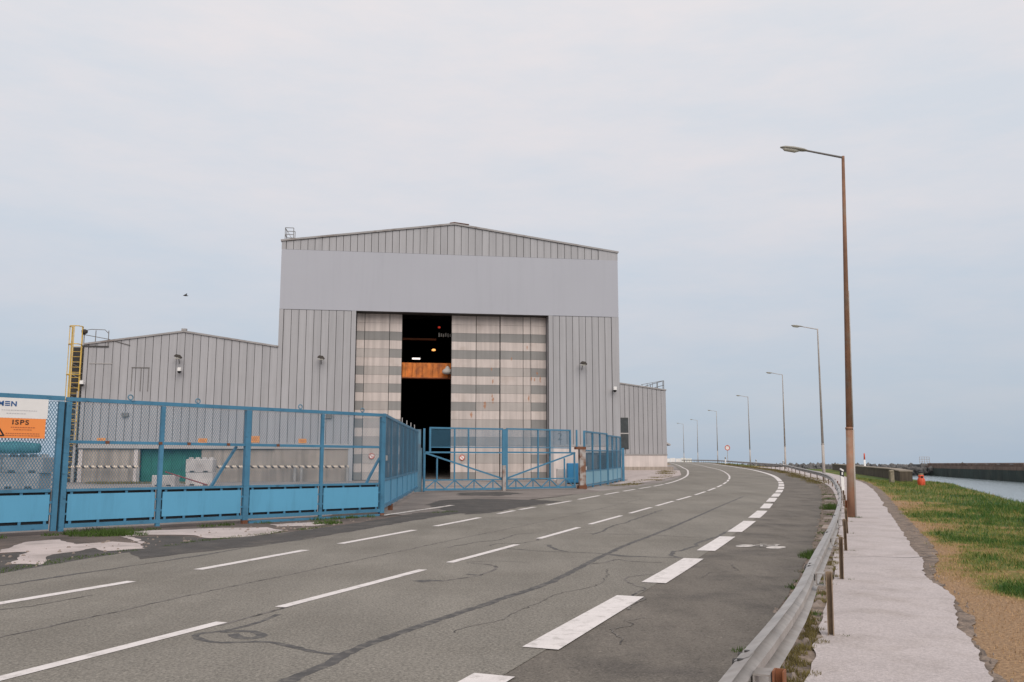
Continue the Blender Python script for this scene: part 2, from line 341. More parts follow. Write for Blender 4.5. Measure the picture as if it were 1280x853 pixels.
def curve(pts):
    ys = [p[1] for p in pts]; xs = [p[0] for p in pts]
    return lambda y: interp(ys, xs, y)
C_ = curve([(-11.6,-14),(-5.6,2.0),(-2.9,9.1),(-.5,15.9),(2.66,25.2),(5.82,34.2),(9.7,45.1),(12.6,54),(17.1,70),(21.4,90),(26.6,120),(31.6,150),(36,180),(40.5,215),(43,260),(42,320)])
E_ = curve([(-8.2,-14),(-2.8,0),(.72,9.06),(2.41,13.4),(4.05,17.8),(5.88,22.8),(7.8,28.2),(10.55,36.4),(15.2,50.4),(18.5,61.4),(22.1,75.4),(25.2,91),(30.4,120),(35.4,150),(39.8,180),(44.3,215),(46.8,260),(46,320)])
L_ = curve([(-14.6,-14),(-5.81,10.3),(-5.12,12.19),(-4.1,15.5),(-2.9,19.5),(-1.45,24.3),(.2,30.1),(1.76,34.5),(3.57,39.9),(6.3,47.6),(8.73,54),(13.5,70),(17.8,90),(23,120),(28,150),(32.4,180),(36.8,215),(39.2,260),(38,320)])
RL_ = curve([(-6.2,-14),(.85,3.91),(2.19,7.0),(3.01,9.1),(4.44,12.7),(6.23,17.3),(9.29,25.4),(13.54,37.25),(20.3,57.9),(25.0,78.),(28,91),(33.2,120),(38.2,150),(42.6,180),(47,215),(49.6,260),(49,320)])
R_ = lambda y: RL_(y)-(.42 + .2*min(1, max(0, (y-14)/16)) + .9*min(1, max(0, (y-60)/60)))
RE_ = curve([(-16,-14),(-8.9,6),(-7.4,13.0),(-6.95,15.8),(-6.0,18.8),(-4.6,22.3),(-3.4,26.5),(-1.3,33),(1.2,38),(4.0,45),(7.2,52.5),(9.6,59),(13,70),(17,90),(22.2,120),(27.2,150),(31.6,180),(36,215),(38.4,260),(37.2,320)])   # left edge of the carriageway
SW_ = curve([(-1.5,-14),(.2,-3),(3.55,6.8),(5.0,10.3),(6.0,13.04),(6.86,15.17),(8.79,20.15),(12.42,29.57),(20.7,51.5),(23.6,60),(28.5,78),(33,100),(38,125)])
B_ = curve([(21,-60),(20.5,20),(20.9,36),(25.25,47.3),(30.3,60),(34.5,70),(38.5,84),(48,110),(66,150),(84,200),(86,250),(70,300),(45,350),(0,400),(-60,480),(-200,700),(-500,1000),(-1500,2200)])
def sm(t): t = max(0, min(1, t)); return t*t*(3-2*t)
def T(x, y):
    sw = SW_(y) if y < 50 else RL_(y)+(SW_(50)-RL_(50))
    h = g(y)
    if x > sw: h *= 1-.93*sm((x-sw-.2)/6)
    b = B_(y)
    if x > b: h = h*(1-sm((x-b)/3)) - 5.2*min(1, (x-b)/7)
    return h
def greenness(x, y):
    d = x - SW_(min(y, 120))
    n = noise.noise((x*.30, y*.24, 1.3))*.42 + noise.noise((x*1.0, y*.8, 4.1))*.50 + noise.noise((x*3.1, y*2.6, 8.1))*.30
    v = .10 + .53*sm((d-.15)/.9) + n*1.0
    v -= .50*sm((10.6-y)/1.4)
    v += .14*sm((y-13)/4)*sm((d-1.2)/2)
    if y > 36: v = v*.6+.24
    d2 = math.hypot((x-6.55)/.55, (y-11.35)/.75)
    v += 1.3*max(0, 1.2-d2)
    return max(0, min(1, v))

def rowsY():
    ys = list(np.arange(-60, 0, 5.)) + list(np.arange(0, 60, .75)) + list(np.arange(60, 130, 2.)) + list(np.arange(130, 320, 8.)) + [320,350,380,410,440,480,540,600,700,850,1000,1300,1700,2200]
    return ys
def grid_sheet(name, m, ys, xfun, kind='structure', dz=0, attr=None, base=T):
    vs = []; fs = []; at = []
    nc = None
    for y in ys:
        xs = xfun(y); nc = len(xs)
        for x in xs:
            vs.append((x, y, base(x, y)+dz)); 
            if attr: at.append(attr(x, y))
    for r in range(len(ys)-1):
        for c in range(nc-1):
            a = r*nc+c; fs.append((a, a+1, a+nc+1, a+nc))
    me = bpy.data.meshes.new(name); me.from_pydata(vs, [], fs); me.materials.append(m)
    me.polygons.foreach_set('use_smooth', [True]*len(me.polygons))
    if attr:
        A = me.attributes.new('green', 'FLOAT', 'POINT'); A.data.foreach_set('value', at)
    o = place(name, me); tag(o, kind=kind); return o
def ground_x(y):
    b = B_(y); xs = [-4000, -900, -300, -120, -60, -30, -15]
    a0 = min(-15, b-80) if b < 10 else -15
    if b < 20:
        xs = [b-4000+0, b-1500, b-600, b-300, b-150, b-90, b-60]; a0 = b-60
    xs += [a0+(b-a0)*k/56 for k in range(1, 57)] + [b+.6, b+1.5, b+3, b+5, b+7, b+30]
    return xs
grid_sheet('ground', M['grass_ground'], rowsY(), ground_x, attr=greenness)

def steps(y0, y1, d0=.8, k=.03):
    ys = [y0]; 
    while ys[-1] < y1: ys.append(ys[-1]+max(d0, abs(ys[-1])*k))
    ys[-1] = y1; return ys
# road, cycle lane, path, dirt strip, gutter strip, yard
gz = lambda x, y: g(y)
RY = steps(-13, 318)
road = grid_sheet('road', M['asphalt'], RY, lambda y: [RE_(y)+(E_(y)+.06-RE_(y))*k/10 for k in range(11)], dz=.030, base=gz)
cyc = grid_sheet('cycle_lane', M['cycle'], RY, lambda y: [E_(y)+.04+(R_(y)-E_(y)-.04+.06*noise.noise((y*1.3,0,0)))*k/4 for k in range(5)], dz=.026, base=gz)
grid_sheet('gutter_strip', M['dirt'], RY, lambda y: [R_(y)-.15, R_(y)+.2, RL_(y)+.32], dz=.016, base=gz)
def sw_edge(y):
    return SW_(y) + .12*noise.noise((0, y*.5, 0)) + .045*noise.noise((3, y*2.1, 0))*(1 if y < 30 else .5) + .035*noise.noise((3, y*6, 0)) + .02*noise.noise((5, y*17, 0))
PY = steps(-12, 122, .07, .009)
grid_sheet('footpath', M['path'], PY, lambda y: [RL_(y)+(.08 if y < 14 else .0)+.05*noise.noise((y*2.2,5,0))] + [RL_(y)+.14+(sw_edge(y)-RL_(y)-.14)*k/4 for k in range(1,5)], dz=.034, base=lambda x,y: g(y))
grid_sheet('dirt_strip', M['dirt'], PY, lambda y: [SW_(y)-.3, SW_(y)-.02+ (.10 if y<12 else .10+.36*sm((y-12)/6))+.10*noise.noise((7, y*.9, 0))+.06*noise.noise((9, y*3.3, 0))+.05*noise.noise((9, y*11, 0))], dz=.012, base=lambda x,y: T(x,y))
def fence_x(y): return -10.3+(y-20.3)*6.35/6.9 if y < 27.2 else -3.95-(y-27.2)*.0466
YY = list(np.arange(2, 60, 1.)) + list(np.arange(60, 165, 3.))
grid_sheet('yard', M['yard'], YY, lambda y: [-90,-60,-40,-25] + [-22+(RE_(y)+.5+22)*k/12 for k in range(13)], dz=.010, base=gz)
grid_sheet('verge', M['verge'], steps(2, 33, .5, 0), lambda y: [max(-60, fence_x(y)-1.6)+(RE_(y)+.4-max(-60, fence_x(y)-1.6))*k/4 for k in range(5)], dz=.018, base=gz)  # verge dirt; its dark part behind the fence paints the shadow under the gate

# sea and channel water in one sheet
w = MB()
xs = [-30000,-4000,-600,0,100,300,800,3000,30000]; ys = [-600,0,100,200,400,900,3000,12000,45000]
for i in range(8):
    for j in range(8): w.add([(xs[i],ys[j],-3),(xs[i+1],ys[j],-3),(xs[i+1],ys[j+1],-3),(xs[i],ys[j+1],-3)], [(0,1,2,3)])
tag(w.build('sea_water', M['sea']), kind='structure')

# ------------------------------------------------------------ patches, seams and markings on the surfaces
def rough_poly(pts, amp, sub):
    out = []; n = len(pts)
    for i in range(n):
        a = Vector(pts[i]); b = Vector(pts[(i+1)%n]); k = max(1, int((b-a).length/sub))
        for j in range(k):
            p = a.lerp(b, j/k); q = noise.noise_vector((p.x*2.3, p.y*2.3, 2)); r = noise.noise_vector((p.x*9, p.y*9, 5))
            out.append((p.x+q.x*amp+r.x*amp*.4, p.y+q.y*amp+r.y*amp*.4))
    return out
def patch(name, pts, m, dz, parent=None, amp=0, sub=.15, kind=None):
    if amp: pts = rough_poly(pts, amp, sub)
    tris = tessellate_polygon([[Vector((x,y,0)) for x, y in pts]])
    bm = bmesh.new(); vs = [bm.verts.new((x,y,0)) for x,y in pts]
    for t in tris:
        try: bm.faces.new([vs[i] for i in t])
        except ValueError: pass
    y0 = min(p[1] for p in pts); y1 = max(p[1] for p in pts); y = math.ceil(y0)+.013
    while y < y1:
        bmesh.ops.bisect_plane(bm, geom=bm.verts[:]+bm.edges[:]+bm.faces[:], plane_co=(0,y,0), plane_no=(0,1,0)); y += 1
    for v in bm.verts: v.co.z = g(v.co.y)+dz
    bmesh.ops.recalc_face_normals(bm, faces=bm.faces)
    for f in bm.faces:
        if f.normal.z < 0: f.normal_flip()
    me = bpy.data.meshes.new(name); bm.to_mesh(me); bm.free(); me.materials.append(m)
    o = place(name, me, parent)
    if kind: o['kind'] = kind
    return o
ST = 'structure'
patch('concrete_patch', [(-9.95,18.3),(-9.5,18.9),(-8.6,17.8),(-8.2,18.4),(-7.3,17.9),(-8.2,19.5),(-9.2,20.6),(-8.5,21.4),(-7.4,22.1),(-6.1,22.4),(-5.45,21.4),(-5.5,20.3),(-5.9,19.4),(-6.5,19.2),(-7.1,20.0),(-8.1,20.1),(-8.5,19.6),(-7.6,18.2),(-6.85,16.9),(-7.4,16.4),(-7.9,17.0),(-8.0,15.6),(-7.4,14.2),(-8.0,14.3),(-8.75,16.3),(-9.2,16.0),(-9.6,17.2)], M['pale'], .026, amp=.12, kind=ST)
patch('concrete_patch', [(-5.9,22.6),(-5.0,22.9),(-4.6,24.2),(-5.3,24.3),(-6.3,23.4)], M['pale'], .026, amp=.1, kind=ST)
patch('asphalt_patch', [(-6.9,16.2),(-6.35,18.3),(-5.3,20.4),(-4.5,22.6),(-3.6,25.8),(-3.0,28.6),(-2.0,29.6),(-1.35,29.0),(-2.0,27.2),(-2.9,24.2),(-3.8,20.8),(-5.0,17.2),(-6.2,15.0)], M['dark_asphalt'], .033, amp=.1, kind=ST)
patch('asphalt_patch', [(-2.3,30),(-3.2,33.5),(-3.0,37),(-1.4,38.2),(.6,37.4),(2.0,36.2),(1.3,34.2),(.3,31.8),(-.7,28.4),(-1.4,27.6)], M['dark_asphalt'], .034, amp=.2, kind=ST)
patch('asphalt_patch', [(-2.6,41.5),(-.6,40.8),(.6,43.5),(-.6,45.5),(-2.6,44.3)], M['dark_asphalt'], .034, amp=.3, kind=ST)
patch('driveway', [(-4.2,28.1),(-5.0,47.0),(3.9,49.4),(4.6,46.2),(3.0,42.5),(1.2,38.4),(-1.3,33.4),(-3.3,27.2)], mat('driveway_concrete',(.20,.172,.155),.92,.18,.5,6,dirt=(.12,.10,.09),dscale=.4,bump=.4,speck=.2,spscale=30), .031, amp=.12, kind=ST)
patch('pavement', [(6.3,57.2),(8.0,63),(8.6,66),(5,96),(17.3,99.0),(18.3,92),(14.6,77),(11.2,66.5),(8.2,58.5)], M['pale'], .024, amp=.15, kind=ST)

def ribbon(pts, w, dz, wf=None):
    """flat strip along a polyline"""
    P = [Vector((x,y)) for x,y in pts]; vs = []; fs = []
    for i, p in enumerate(P):
        d = (P[min(i+1,len(P)-1)]-P[max(i-1,0)]).normalized(); n = Vector((-d.y, d.x))
        ww = w*(wf(i/(len(P)-1)) if wf else 1)/2
        for sgn in (1, -1): q = p+n*ww*sgn; vs.append((q.x, q.y, g(q.y)+dz))
    for i in range(len(P)-1): fs.append((2*i, 2*i+1, 2*i+3, 2*i+2))
    b = MB(); b.add(vs, fs); return b
def densify(pts, step=.25, amp=.0, seed=0):
    out = []
    n = len(pts)
    for i in range(n-1):
        p0 = Vector(pts[max(i-1,0)]); p1 = Vector(pts[i]); p2 = Vector(pts[i+1]); p3 = Vector(pts[min(i+2,n-1)])
        k = max(2, int((p2-p1).length/step))
        for j in range(k):
            t = j/k
            q = .5*((2*p1)+(p2-p0)*t+(2*p0-5*p1+4*p2-p3)*t*t+(3*p1-p0-3*p2+p3)*t**3)
            if amp: q = q+Vector((noise.noise((q.x*1.7,q.y*1.7,seed)), noise.noise((q.x*1.7,q.y*1.7,seed+9))))*amp+Vector((noise.noise((q.x*9,q.y*9,seed)), noise.noise((q.x*9,q.y*9,seed+9))))*min(.05,amp*.6)
            out.append((q.x,q.y))
    out.append(tuple(pts[-1])); return out
patch('asphalt_patch', [(-7.35,13.4),(-7.0,15.8),(-6.6,17.3),(-6.1,18.9),(-5.9,19.3),(-6.4,19.0),(-7.0,19.6),(-7.6,19.9),(-8.2,19.4),(-7.4,18.2),(-7.0,17.1),(-7.6,16.9),(-8.6,16.9),(-9.2,15.4),(-9.8,13.6),(-9.4,12.0),(-8.2,11.6)], M['dark_asphalt'], .022, amp=.1, kind=ST)
# lane dashes, each a part of the road
def dashes(fun, ivs, w, m, parent, dz=.034, name='lane_dash'):
    for a, b in ivs:
        n = max(2, int((b-a)/1.2)); pts = [(fun(a+(b-a)*k/n), a+(b-a)*k/n) for k in range(n+1)]
        ribbon(pts, w, dz).build(name, m, parent)
ivC = [(-7.4,-4),( -1.6,1.7),(4.1,9.1),(10.03,13.51),(14.46,17.64),(19.01,22.26),(23.36,27.03),(28.24,31.65),(32.65,36.2),(37.03,40.68)]
y = 41.9
while y < 300: ivC.append((y, min(300, y+3.75))); y += 5.0 if y < 62 else 4.05
ivL = [(-5,-1),(1,4.6),(7.2,12.19),(13.51,16.53),(17.82,21.39),(22.67,26.1),(28.02,29.7),(30.26,31.87),(33.17,36.37),(37.6,41.2),(42.34,45.13),(46.14,48.69),(49.6,52.5),(53.3,56.5)]
y = 57.2
while y < 300: ivL.append((y, min(300, y+3.9))); y += 4.05
ivE = [(-4.6,-1.6),(-.6,2.4),(3.5,6.87),(7.83,10.84),(12.03,15.05),(16.38,19.51),(20.8,24.58),(25.92,29.57),(31.0,34.2)]
y = 35.6
while y < 62: ivE.append((y, y+3.3)); y += 4.5
while y < 300: ivE.append((y, min(300, y+4.4))); y += 4.5
dashes(C_, ivC, .14, M['paint'], road); dashes(L_, ivL, .17, M['paint'], road); dashes(E_, ivE, .33, M['paint'], road, .036)
ribbon([(-3.9,27.0),(-3.3,29.2),(-2.7,31.2),(-2.2,33.0)], .22, .040).build('entrance_line', M['paint_worn'], road)
# tar seams and cracks, parts of the road
SEAMN = [0]
def seam(pts, w, wf=None, amp=.03, m='tar', dz=.0312):
    SEAMN[0] += 1; dz += .00007*SEAMN[0]
    ribbon(densify(pts, .07, amp), w, dz, (lambda t, wf=wf, k=len(pts): (wf(t) if wf else 1)*(1+.45*noise.noise((t*17*k,k,w*50))))).build('tar_seam', M[m], road)
seam([(-3.2,2.4),(-2.2,5.2),(-1.57,6.94),(-1.4,7.61),(-1.05,8.57),(-.66,9.43),(0,10.91),(.54,12.19),(1.3,14.69),(2.15,17.31),(3.6,21.26),(6.06,28.24),(7.53,32.39),(10.5,40.5)], .10, lambda t: 1.25-.55*t)
seam([(-2.46,9.57),(-2.55,9.06),(-2.73,8.65),(-2.92,8.49),(-2.84,8.27),(-2.59,8.1),(-2.21,8.13),(-1.95,7.96),(-1.65,7.7),(-1.40,7.58)], .07, amp=.01)
seam([(-2.75,8.60),(-2.60,8.62),(-2.47,8.62),(-2.3,8.42),(-2.36,8.29),(-2.50,8.33),(-2.60,8.5)], .10, amp=.005)
seam([(-1.28,12.16),(-1.12,12.28),(-.92,12.22)], .20, lambda t: 1.2-.9*t, .02)
seam([(-.92,12.24),(-.72,12.5),(-.55,12.68),(-.44,12.86),(-.24,13.82),(-.42,14.24),(-.73,14.46)], .05, m='crack')
seam([(-.50,12.85),(-.66,13.0)], .08)
seam([(-.74,14.57),(-.26,14.69),(.26,14.46)], .025, m='crack')
seam([(-.24,16.98),(.47,16.38),(1.5,15.96),(1.9,15.49),(2.89,15.17)], .055)
seam([(1.6,15.9),(1.95,15.45),(2.3,15.4)], .13, lambda t: .3+1.2*math.sin(t*3.14))
seam([(2.89,15.17),(2.75,15.75),(3.36,16.98),(4.06,18.71),(4.61,19.93),(5.5,22.2)], .07, amp=.12)
seam([(1.19,20.57),(3.03,19.93),(4.15,19.11)], .05, m='crack')
seam([(1.83,20.15),(2.42,22.26),(3.33,24.9),(5.05,30.2)], .06, amp=.1)
seam([(1.17,14.24),(1.46,14.46),(1.75,14.9),(1.95,14.6),(2.4,14.46)], .05, amp=.05, m='crack')
seam([(.72,17.6),(.80,16.7),(1.0,16.3)], .08, amp=.05)
seam([(-5.4,6.2),(-4.68,8.34),(-4.31,9.52),(-3.74,11.33),(-2.91,13.71),(-2.22,15.75),(-.86,19.73),(.68,23.95),(2.83,30.2),(5.6,38.4)], .035, m='crack')
seam([(-2.87,8.93),(-2.72,9.38),(-2.56,9.82),(-2.2,11)], .045, m='crack')
seam([(-1.21,16.98),(-.75,18.16),(-.25,18.71),(.18,20.3),(.92,20.57)], .05, amp=.12, m='crack')
seam([(-.5,17.4),(-.2,17.9),(.35,18.2),(.8,20.2)], .035, amp=.15, m='crack')
seam([(1.35,9.9),(1.6,11.4),(1.55,12.3),(2.1,13.2)], .03, amp=.2, m='crack')
seam([(-.55,8.6),(.1,9.7),(.35,10.7),(1.2,12.1),(1.45,13.6)], .014, amp=.12, m='crack')
seam([(-6.7,11.5),(-6.2,13.2),(-5.55,15.0),(-5.0,17.0),(-4.2,19.3)], .09, lambda t: .3+.7*math.sin(t*9)**2, .06)
seam([(-5.9,8.6),(-5.4,10.0),(-5.05,10.9)], .03, amp=.15, m='crack')
for k in range(6):     # random fine cracks in the cycle lane and carriageway
    y0 = 8+k*4.5; x0 = E_(y0)+.3+random.random()*1.0
    p = [(x0,y0)]
    for j in range(7): x0 += random.uniform(-.05,.28); y0 += random.uniform(.1,.45); p.append((x0,y0))
    seam(p, .012, amp=.1, m='crack')
pc = ribbon(densify([(5.75,15.35),(6.2,15.3),(6.75,15.2),(7.3,15.6)], .08, .06), .03, .0375, lambda t: .4+t)
pc.build('path_crack', M['tar'], bpy.data.objects['footpath'])
# bicycle marking (one painted figure)
bk = empty('bicycle_marking', (4.78,17.25,g(17.2)+.031)); bk.parent = road; bk.scale = (.87,.87,1)
ux = Vector((.83,-.56)); uy = Vector((.56,.83))
def bp(a, b): return (ux.x*a+uy.x*b, ux.y*a+uy.y*b, .002)
def disc(ca, cb, ra, rb, n=20):
    b = MB(); b.add([bp(ca+ra*math.cos(6.283*k/n), cb+rb*math.sin(6.283*k/n)) for k in range(n)], [tuple(range(n))]); return b
disc(-.34,-.06,.19,.33).build('painted_wheel', M['paint_worn'], bk); disc(.34,-.06,.19,.33).build('painted_wheel', M['paint_worn'], bk)
fr = MB()
for (a, b, c, d) in ((-.34,0,-.12,.38),(-.12,.38,.2,.42),(.2,.42,.34,0),(-.12,.38,.02,-.05),(.02,-.05,.2,.42),(-.34,0,.02,-.05),(-.2,.52,-.04,.52),(.08,.62,.22,.62),(.2,.42,.18,.62)):
    P0, P1 = Vector(bp(a,b)), Vector(bp(c,d)); n_ = Vector((-(P1-P0).y, (P1-P0).x, 0)).normalized()*.03
    z_ = Vector((0,0,.0006*len(fr.f)+.001)); fr.add([P0-n_+z_, P0+n_+z_, P1+n_+z_, P1-n_+z_], [(0,1,2,3)])
fr.build('painted_frame', M['paint_worn'], bk)

# ------------------------------------------------------------ hall frame of reference
AL = math.atan(.147); Z0 = .35
hall = empty('workshop_hall', (-16.73,62.5,Z0), AL, 'tall grey metal hall with a blank upper band and half open striped doors', 'industrial hall')
WD = 25.07; EAVE = 17.76-Z0; APEX = 19.5-Z0; BT = 17.05-Z0; BB = 12.65-Z0; CB = 3.0-Z0; APX = 12.53
D0, D1 = 5.42, 19.68
def rz_hall(s): return EAVE+(APEX-EAVE)*(s/APX if s < APX else (WD-s)/(WD-APX))
def panels(parent, s0, s1, pw, zb, zt, m, y=0, th=.04, gap=.038, name='cladding_panel'):
    n = max(1, round((s1-s0)/pw)); w_ = (s1-s0)/n
    for k in range(n):
        a = s0+k*w_+gap/2; b = a+w_-gap
        pa = zb(a) if callable(zb) else zb; pb = zb(b) if callable(zb) else zb
        ta = zt(a) if callable(zt) else zt; tb = zt(b) if callable(zt) else zt
        q = MB()
        # shallow raised tray profile
        q.prism([(a,pa),(b,pb),(b,tb),(a,ta)], y-th, y-.002)
        q.build(name, m, parent)
# main front panels
panels(hall, .30, D0-.34, .515, CB, BB-.02, M['clad'])
panels(hall, D1+.34, WD-.55, .515, CB, BB-.02, M['clad'])
panels(hall, .30, APX, .515, BT+.02, lambda s: rz_hall(s)-.14, M['clad'])
panels(hall, APX, WD-1.5, .515, BT+.02, lambda s: max(BT+.06, rz_hall(s)-.14), M['clad'])
b = MB(); b.prism([(0,0),(D0,0),(D0,BB-.05),(D1,BB-.05),(D1,0),(WD,0),(WD,EAVE-.12),(APX,APEX-.12),(0,EAVE-.12)], 0, .0)
# backing built from boxes so that it has depth
b = MB()
b.box(0, D0, 0, .25, 0, BB); b.box(D1, WD, 0, .25, 0, BB); b.prism([(0,BB),(WD,BB),(WD,EAVE-.12),(APX,APEX-.12),(0,EAVE-.12)], 0, .25)
b.build('front_wall', M['clad_dark'], hall)
MB().box(-.02, WD+.02, -.075, -.001, BB, BT).build('fascia_band', M['fascia'], hall)
c_ = MB(); c_.box(-.03,.27,-.062,-.001,CB,BB-.003); c_.box(-.03,.27,-.062,-.001,BT+.003,EAVE-.1); c_.build('corner_trim', M['clad'], hall)
c_ = MB(); c_.box(WD-.52,WD+.03,-.062,-.001,CB-2.0,BB-.003); c_.prism([(WD-1.47,BT+.003),(WD+.03,BT+.003),(WD+.03,EAVE-.1),(WD-1.47,EAVE+.08)],-.062,-.001); c_.build('corner_trim', M['clad'], hall)
MB().box(D0-.32, D0+.0, -.066, .95, 0, BB-.003).build('door_jamb', M['clad'], hall)
MB().box(D1, D1+.32, -.066, .95, 0, BB-.003).build('door_jamb', M['clad'], hall)
MB().box(D0+.002, D1-.002, .01, 1.15, BB-.01, BB+.35).build('door_lintel', M['dark_metal'], hall)
# lower walls below the cladding
MB().box(.0, D0-.325, -.05, -.003, 0, CB-.37).build('base_wall', M['conc_wall'], hall)
MB().box(D1+.325, WD-.525, -.05, -.003, 0, CB-.02).build('base_wall', M['plinth'], hall)
MB().box(-.0, D0-.325, -.13, -.003, CB-.36, CB-.003).build('drip_flashing', M['trim_light'], hall)
MB().box(D1+.325, WD-.53, -.10, -.052, CB-.1, CB-.003).build('drip_flashing', M['trim_light'], hall)
# verge trims and roof
v_ = MB(); v_.bar((-.1,-.06,EAVE-.06),(APX,-.06,APEX-.06),.16,.13,(0,0,1)); v_.bar((APX,-.06,APEX-.06),(WD+.1,-.06,EAVE-.06),.16,.13,(0,0,1)); v_.build('verge_trim', M['trim'], hall)
v_ = MB(); v_.bar((APX-.35,-.065,APEX-.02),(APX+.02,-.065,APEX+.05),.18,.05); v_.bar((APX-.02,-.065,APEX+.05),(APX+1.1,-.065,APEX-.07),.18,.04); v_.build('ridge_cap', M['rust'], hall)
DEP = 62
r_ = MB(); r_.prism([(-.1,EAVE-.09),(APX,APEX-.09),(WD+.1,EAVE-.09),(WD+.1,EAVE-.02),(APX,APEX-.02),(-.1,EAVE-.02)][::-1], .02, DEP); r_.build('roof', M['trim'], hall)
s_ = MB(); s_.box(0,.2,.26,DEP,0,EAVE-.1)
for k in range(60): s_.box(-.04,.0,.5+k*1.03,1.45+k*1.03,CB,EAVE-.12)
s_.build('side_wall', M['clad'], hall)
s_ = MB(); s_.box(WD-.2,WD,.26,DEP,0,EAVE-.1)
for k in range(60): s_.box(WD,WD+.04,.5+k*1.03,1.45+k*1.03,CB,EAVE-.12)
s_.build('side_wall', M['clad'], hall)
MB().box(0,WD,DEP,DEP+.2,0,APEX-.1).build('rear_wall', M['clad'], hall)
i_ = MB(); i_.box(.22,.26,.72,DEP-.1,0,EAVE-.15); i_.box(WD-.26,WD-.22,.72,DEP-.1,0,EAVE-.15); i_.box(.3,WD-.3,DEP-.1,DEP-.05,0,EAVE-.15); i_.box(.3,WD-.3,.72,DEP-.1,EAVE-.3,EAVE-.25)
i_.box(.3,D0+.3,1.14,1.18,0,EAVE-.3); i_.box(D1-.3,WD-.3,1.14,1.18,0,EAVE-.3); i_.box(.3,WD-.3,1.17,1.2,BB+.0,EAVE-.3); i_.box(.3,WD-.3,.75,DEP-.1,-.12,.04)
i_.build('added_dark_lining', M['inner'], hall)  # added near-black lining; the hall's inner darkness is put into its colour
# portal frames inside
for k in range(3):
    f_ = MB(); yk = 9+k*9
    f_.box(.3,.8,yk,yk+.3,.05,EAVE-.5); f_.box(WD-.8,WD-.3,yk,yk+.3,.05,EAVE-.5); f_.box(.3,WD-.3,yk,yk+.3,EAVE-1.2,EAVE-.4); f_.build('portal_frame', M['mid_metal'], hall)
# sliding door leaves: each a part with its bands as sub-parts
ROW0 = 11.3-Z0; RH = .645
def leaf(secs, y, mid_fun):
    lf = MB(); lf.box(secs[0], secs[-1], y+.03, y+.12, .05, BB-.02)
    L = lf.build('door_leaf', M['dark_metal'], hall)
    for i in range(len(secs)-1):
        a, b_ = secs[i]+.022, secs[i+1]-.022
        z = BB-.03; k = -2
        rows = [(ROW0+RH, BB-.03, 'door_cream')]
        kk = 0; zt = ROW0+RH
        rows.append((ROW0, ROW0+RH, 'door_cream')); zt = ROW0
        while zt > .1:
            zb_ = max(.08, zt-RH); mname = 'door_grey' if kk % 2 == 0 else 'door_cream'
            mname = mid_fun(i, kk, mname); rows.append((zb_, zt, mname)); zt = zb_; kk += 1
        for (z0, z1, mn) in rows:
            if z1-z0 < .05: continue
            q = MB(); off = .012 if i % 2 else 0
            fo = .05 if i % 2 else -.05
            q.add([(a,y-off-.055+fo,z0+.006),(b_,y-off-.055-fo,z0+.006),(b_,y-off-.055-fo,z1-.006),(a,y-off-.055+fo,z1-.006),(a,y+.03,z0+.006),(b_,y+.03,z0+.006),(b_,y+.03,z1-.006),(a,y+.03,z1-.006)],
                  [(0,1,2,3),(7,6,5,4),(1,0,4,5),(2,1,5,6),(3,2,6,7),(0,3,7,4)])
            q.build('door_band', M[mn], L)
    return L
lf1 = leaf([5.45,6.05,7.87,8.80], .92, lambda i,k,m: 'door_mid' if (m == 'door_grey' and i == 1 and k >= 2) or (m=='door_grey' and i==0 and k==2) else m)
leaf([12.46,14.33,16.10], .92, lambda i,k,m: 'door_mid' if (m == 'door_grey' and k >= 8 and (i+k)%4 != 0) else m)
leaf([16.13,17.88,18.45,19.65], .84, lambda i,k,m: 'door_mid' if (m == 'door_grey' and ((i == 0 and k >= 4) or (i == 1 and k >= 4))) else m)
MB().box(D0+.01, D1-.01, .2, 1.1, 0, .05).build('door_track', M['conc_wall'], hall)
# roof bracket at the left eave
q = MB()
for a in ((.15,.3),(.75,.3),(.15,1.3),(.75,1.3)): q.bar((a[0],a[1],EAVE-.02),(a[0],a[1],EAVE+1.0),.045)
for z_ in (.5,1.0):
    q.bar((.15,.3,EAVE+z_),(.75,.3,EAVE+z_),.04); q.bar((.15,1.3,EAVE+z_),(.75,1.3,EAVE+z_),.04); q.bar((.15,.3,EAVE+z_),(.15,1.3,EAVE+z_),.04); 
q.bar((.75,.3,EAVE),(.15,.3,EAVE+1),.03); q.build('roof_rail', M['mid_metal'], hall)

# ---- things inside and on the hall
def hallpt(s, y, z): p = FW(s, z, y); return p
gd = empty('crane_girder', hallpt(7.0, 2.2, 8.05), AL, 'orange crane girder seen through the open gap of the hall door', 'crane girder')
q = MB(); q.box(0,7,.05,.5,0,1.12); q.build('girder_web', M['crane'], gd)
q = MB(); q.box(0,7,-.12,.6,-.06,0); q.build('bottom_flange', M['brown_beam'], gd)
for k in range(9):
    q = MB(); q.prism([(.35+k*.76,0.01),(.75+k*.76,0.01),(.68+k*.76,1.05),(.42+k*.76,1.05)],-.08,.048); q.build('stiffener', M['crane'], gd)
q = MB()
q.box(8.2,11.6,5.4,5.6,11.35-Z0,11.5-Z0); 
bb = q.build('roof_beam', M['brown_beam'], hall)
tag(MB().box(-.3,.3,-.05,.05,-.06,.06).build('strip_lamp', emis('strip_lamp_glow',(1,.93,.88),.6), loc=hallpt(9.9,2.0,9.45), rz=AL), 'small white lit strip lamp above the orange girder', 'lamp')
tag(MB().lathe([(.05,-.08),(.16,-.04),(.14,.06),(.04,.1)],10).build('bay_lamp', emis('bay_lamp_glow',(1,.42,.12),1.3), loc=hallpt(11.35,4.5,10.45), rz=AL), 'small round warm lit lamp hanging in the dark hall', 'lamp')
tag(MB().lathe([(.05,-.06),(.1,-.04),(.1,.06),(.04,.08)],10).build('warning_lamp', emis('warning_lamp_glow',(.8,.06,.03),.35), loc=hallpt(11.7,3.5,12.1), rz=AL), 'small red lit warning lamp high in the dark hall', 'lamp')
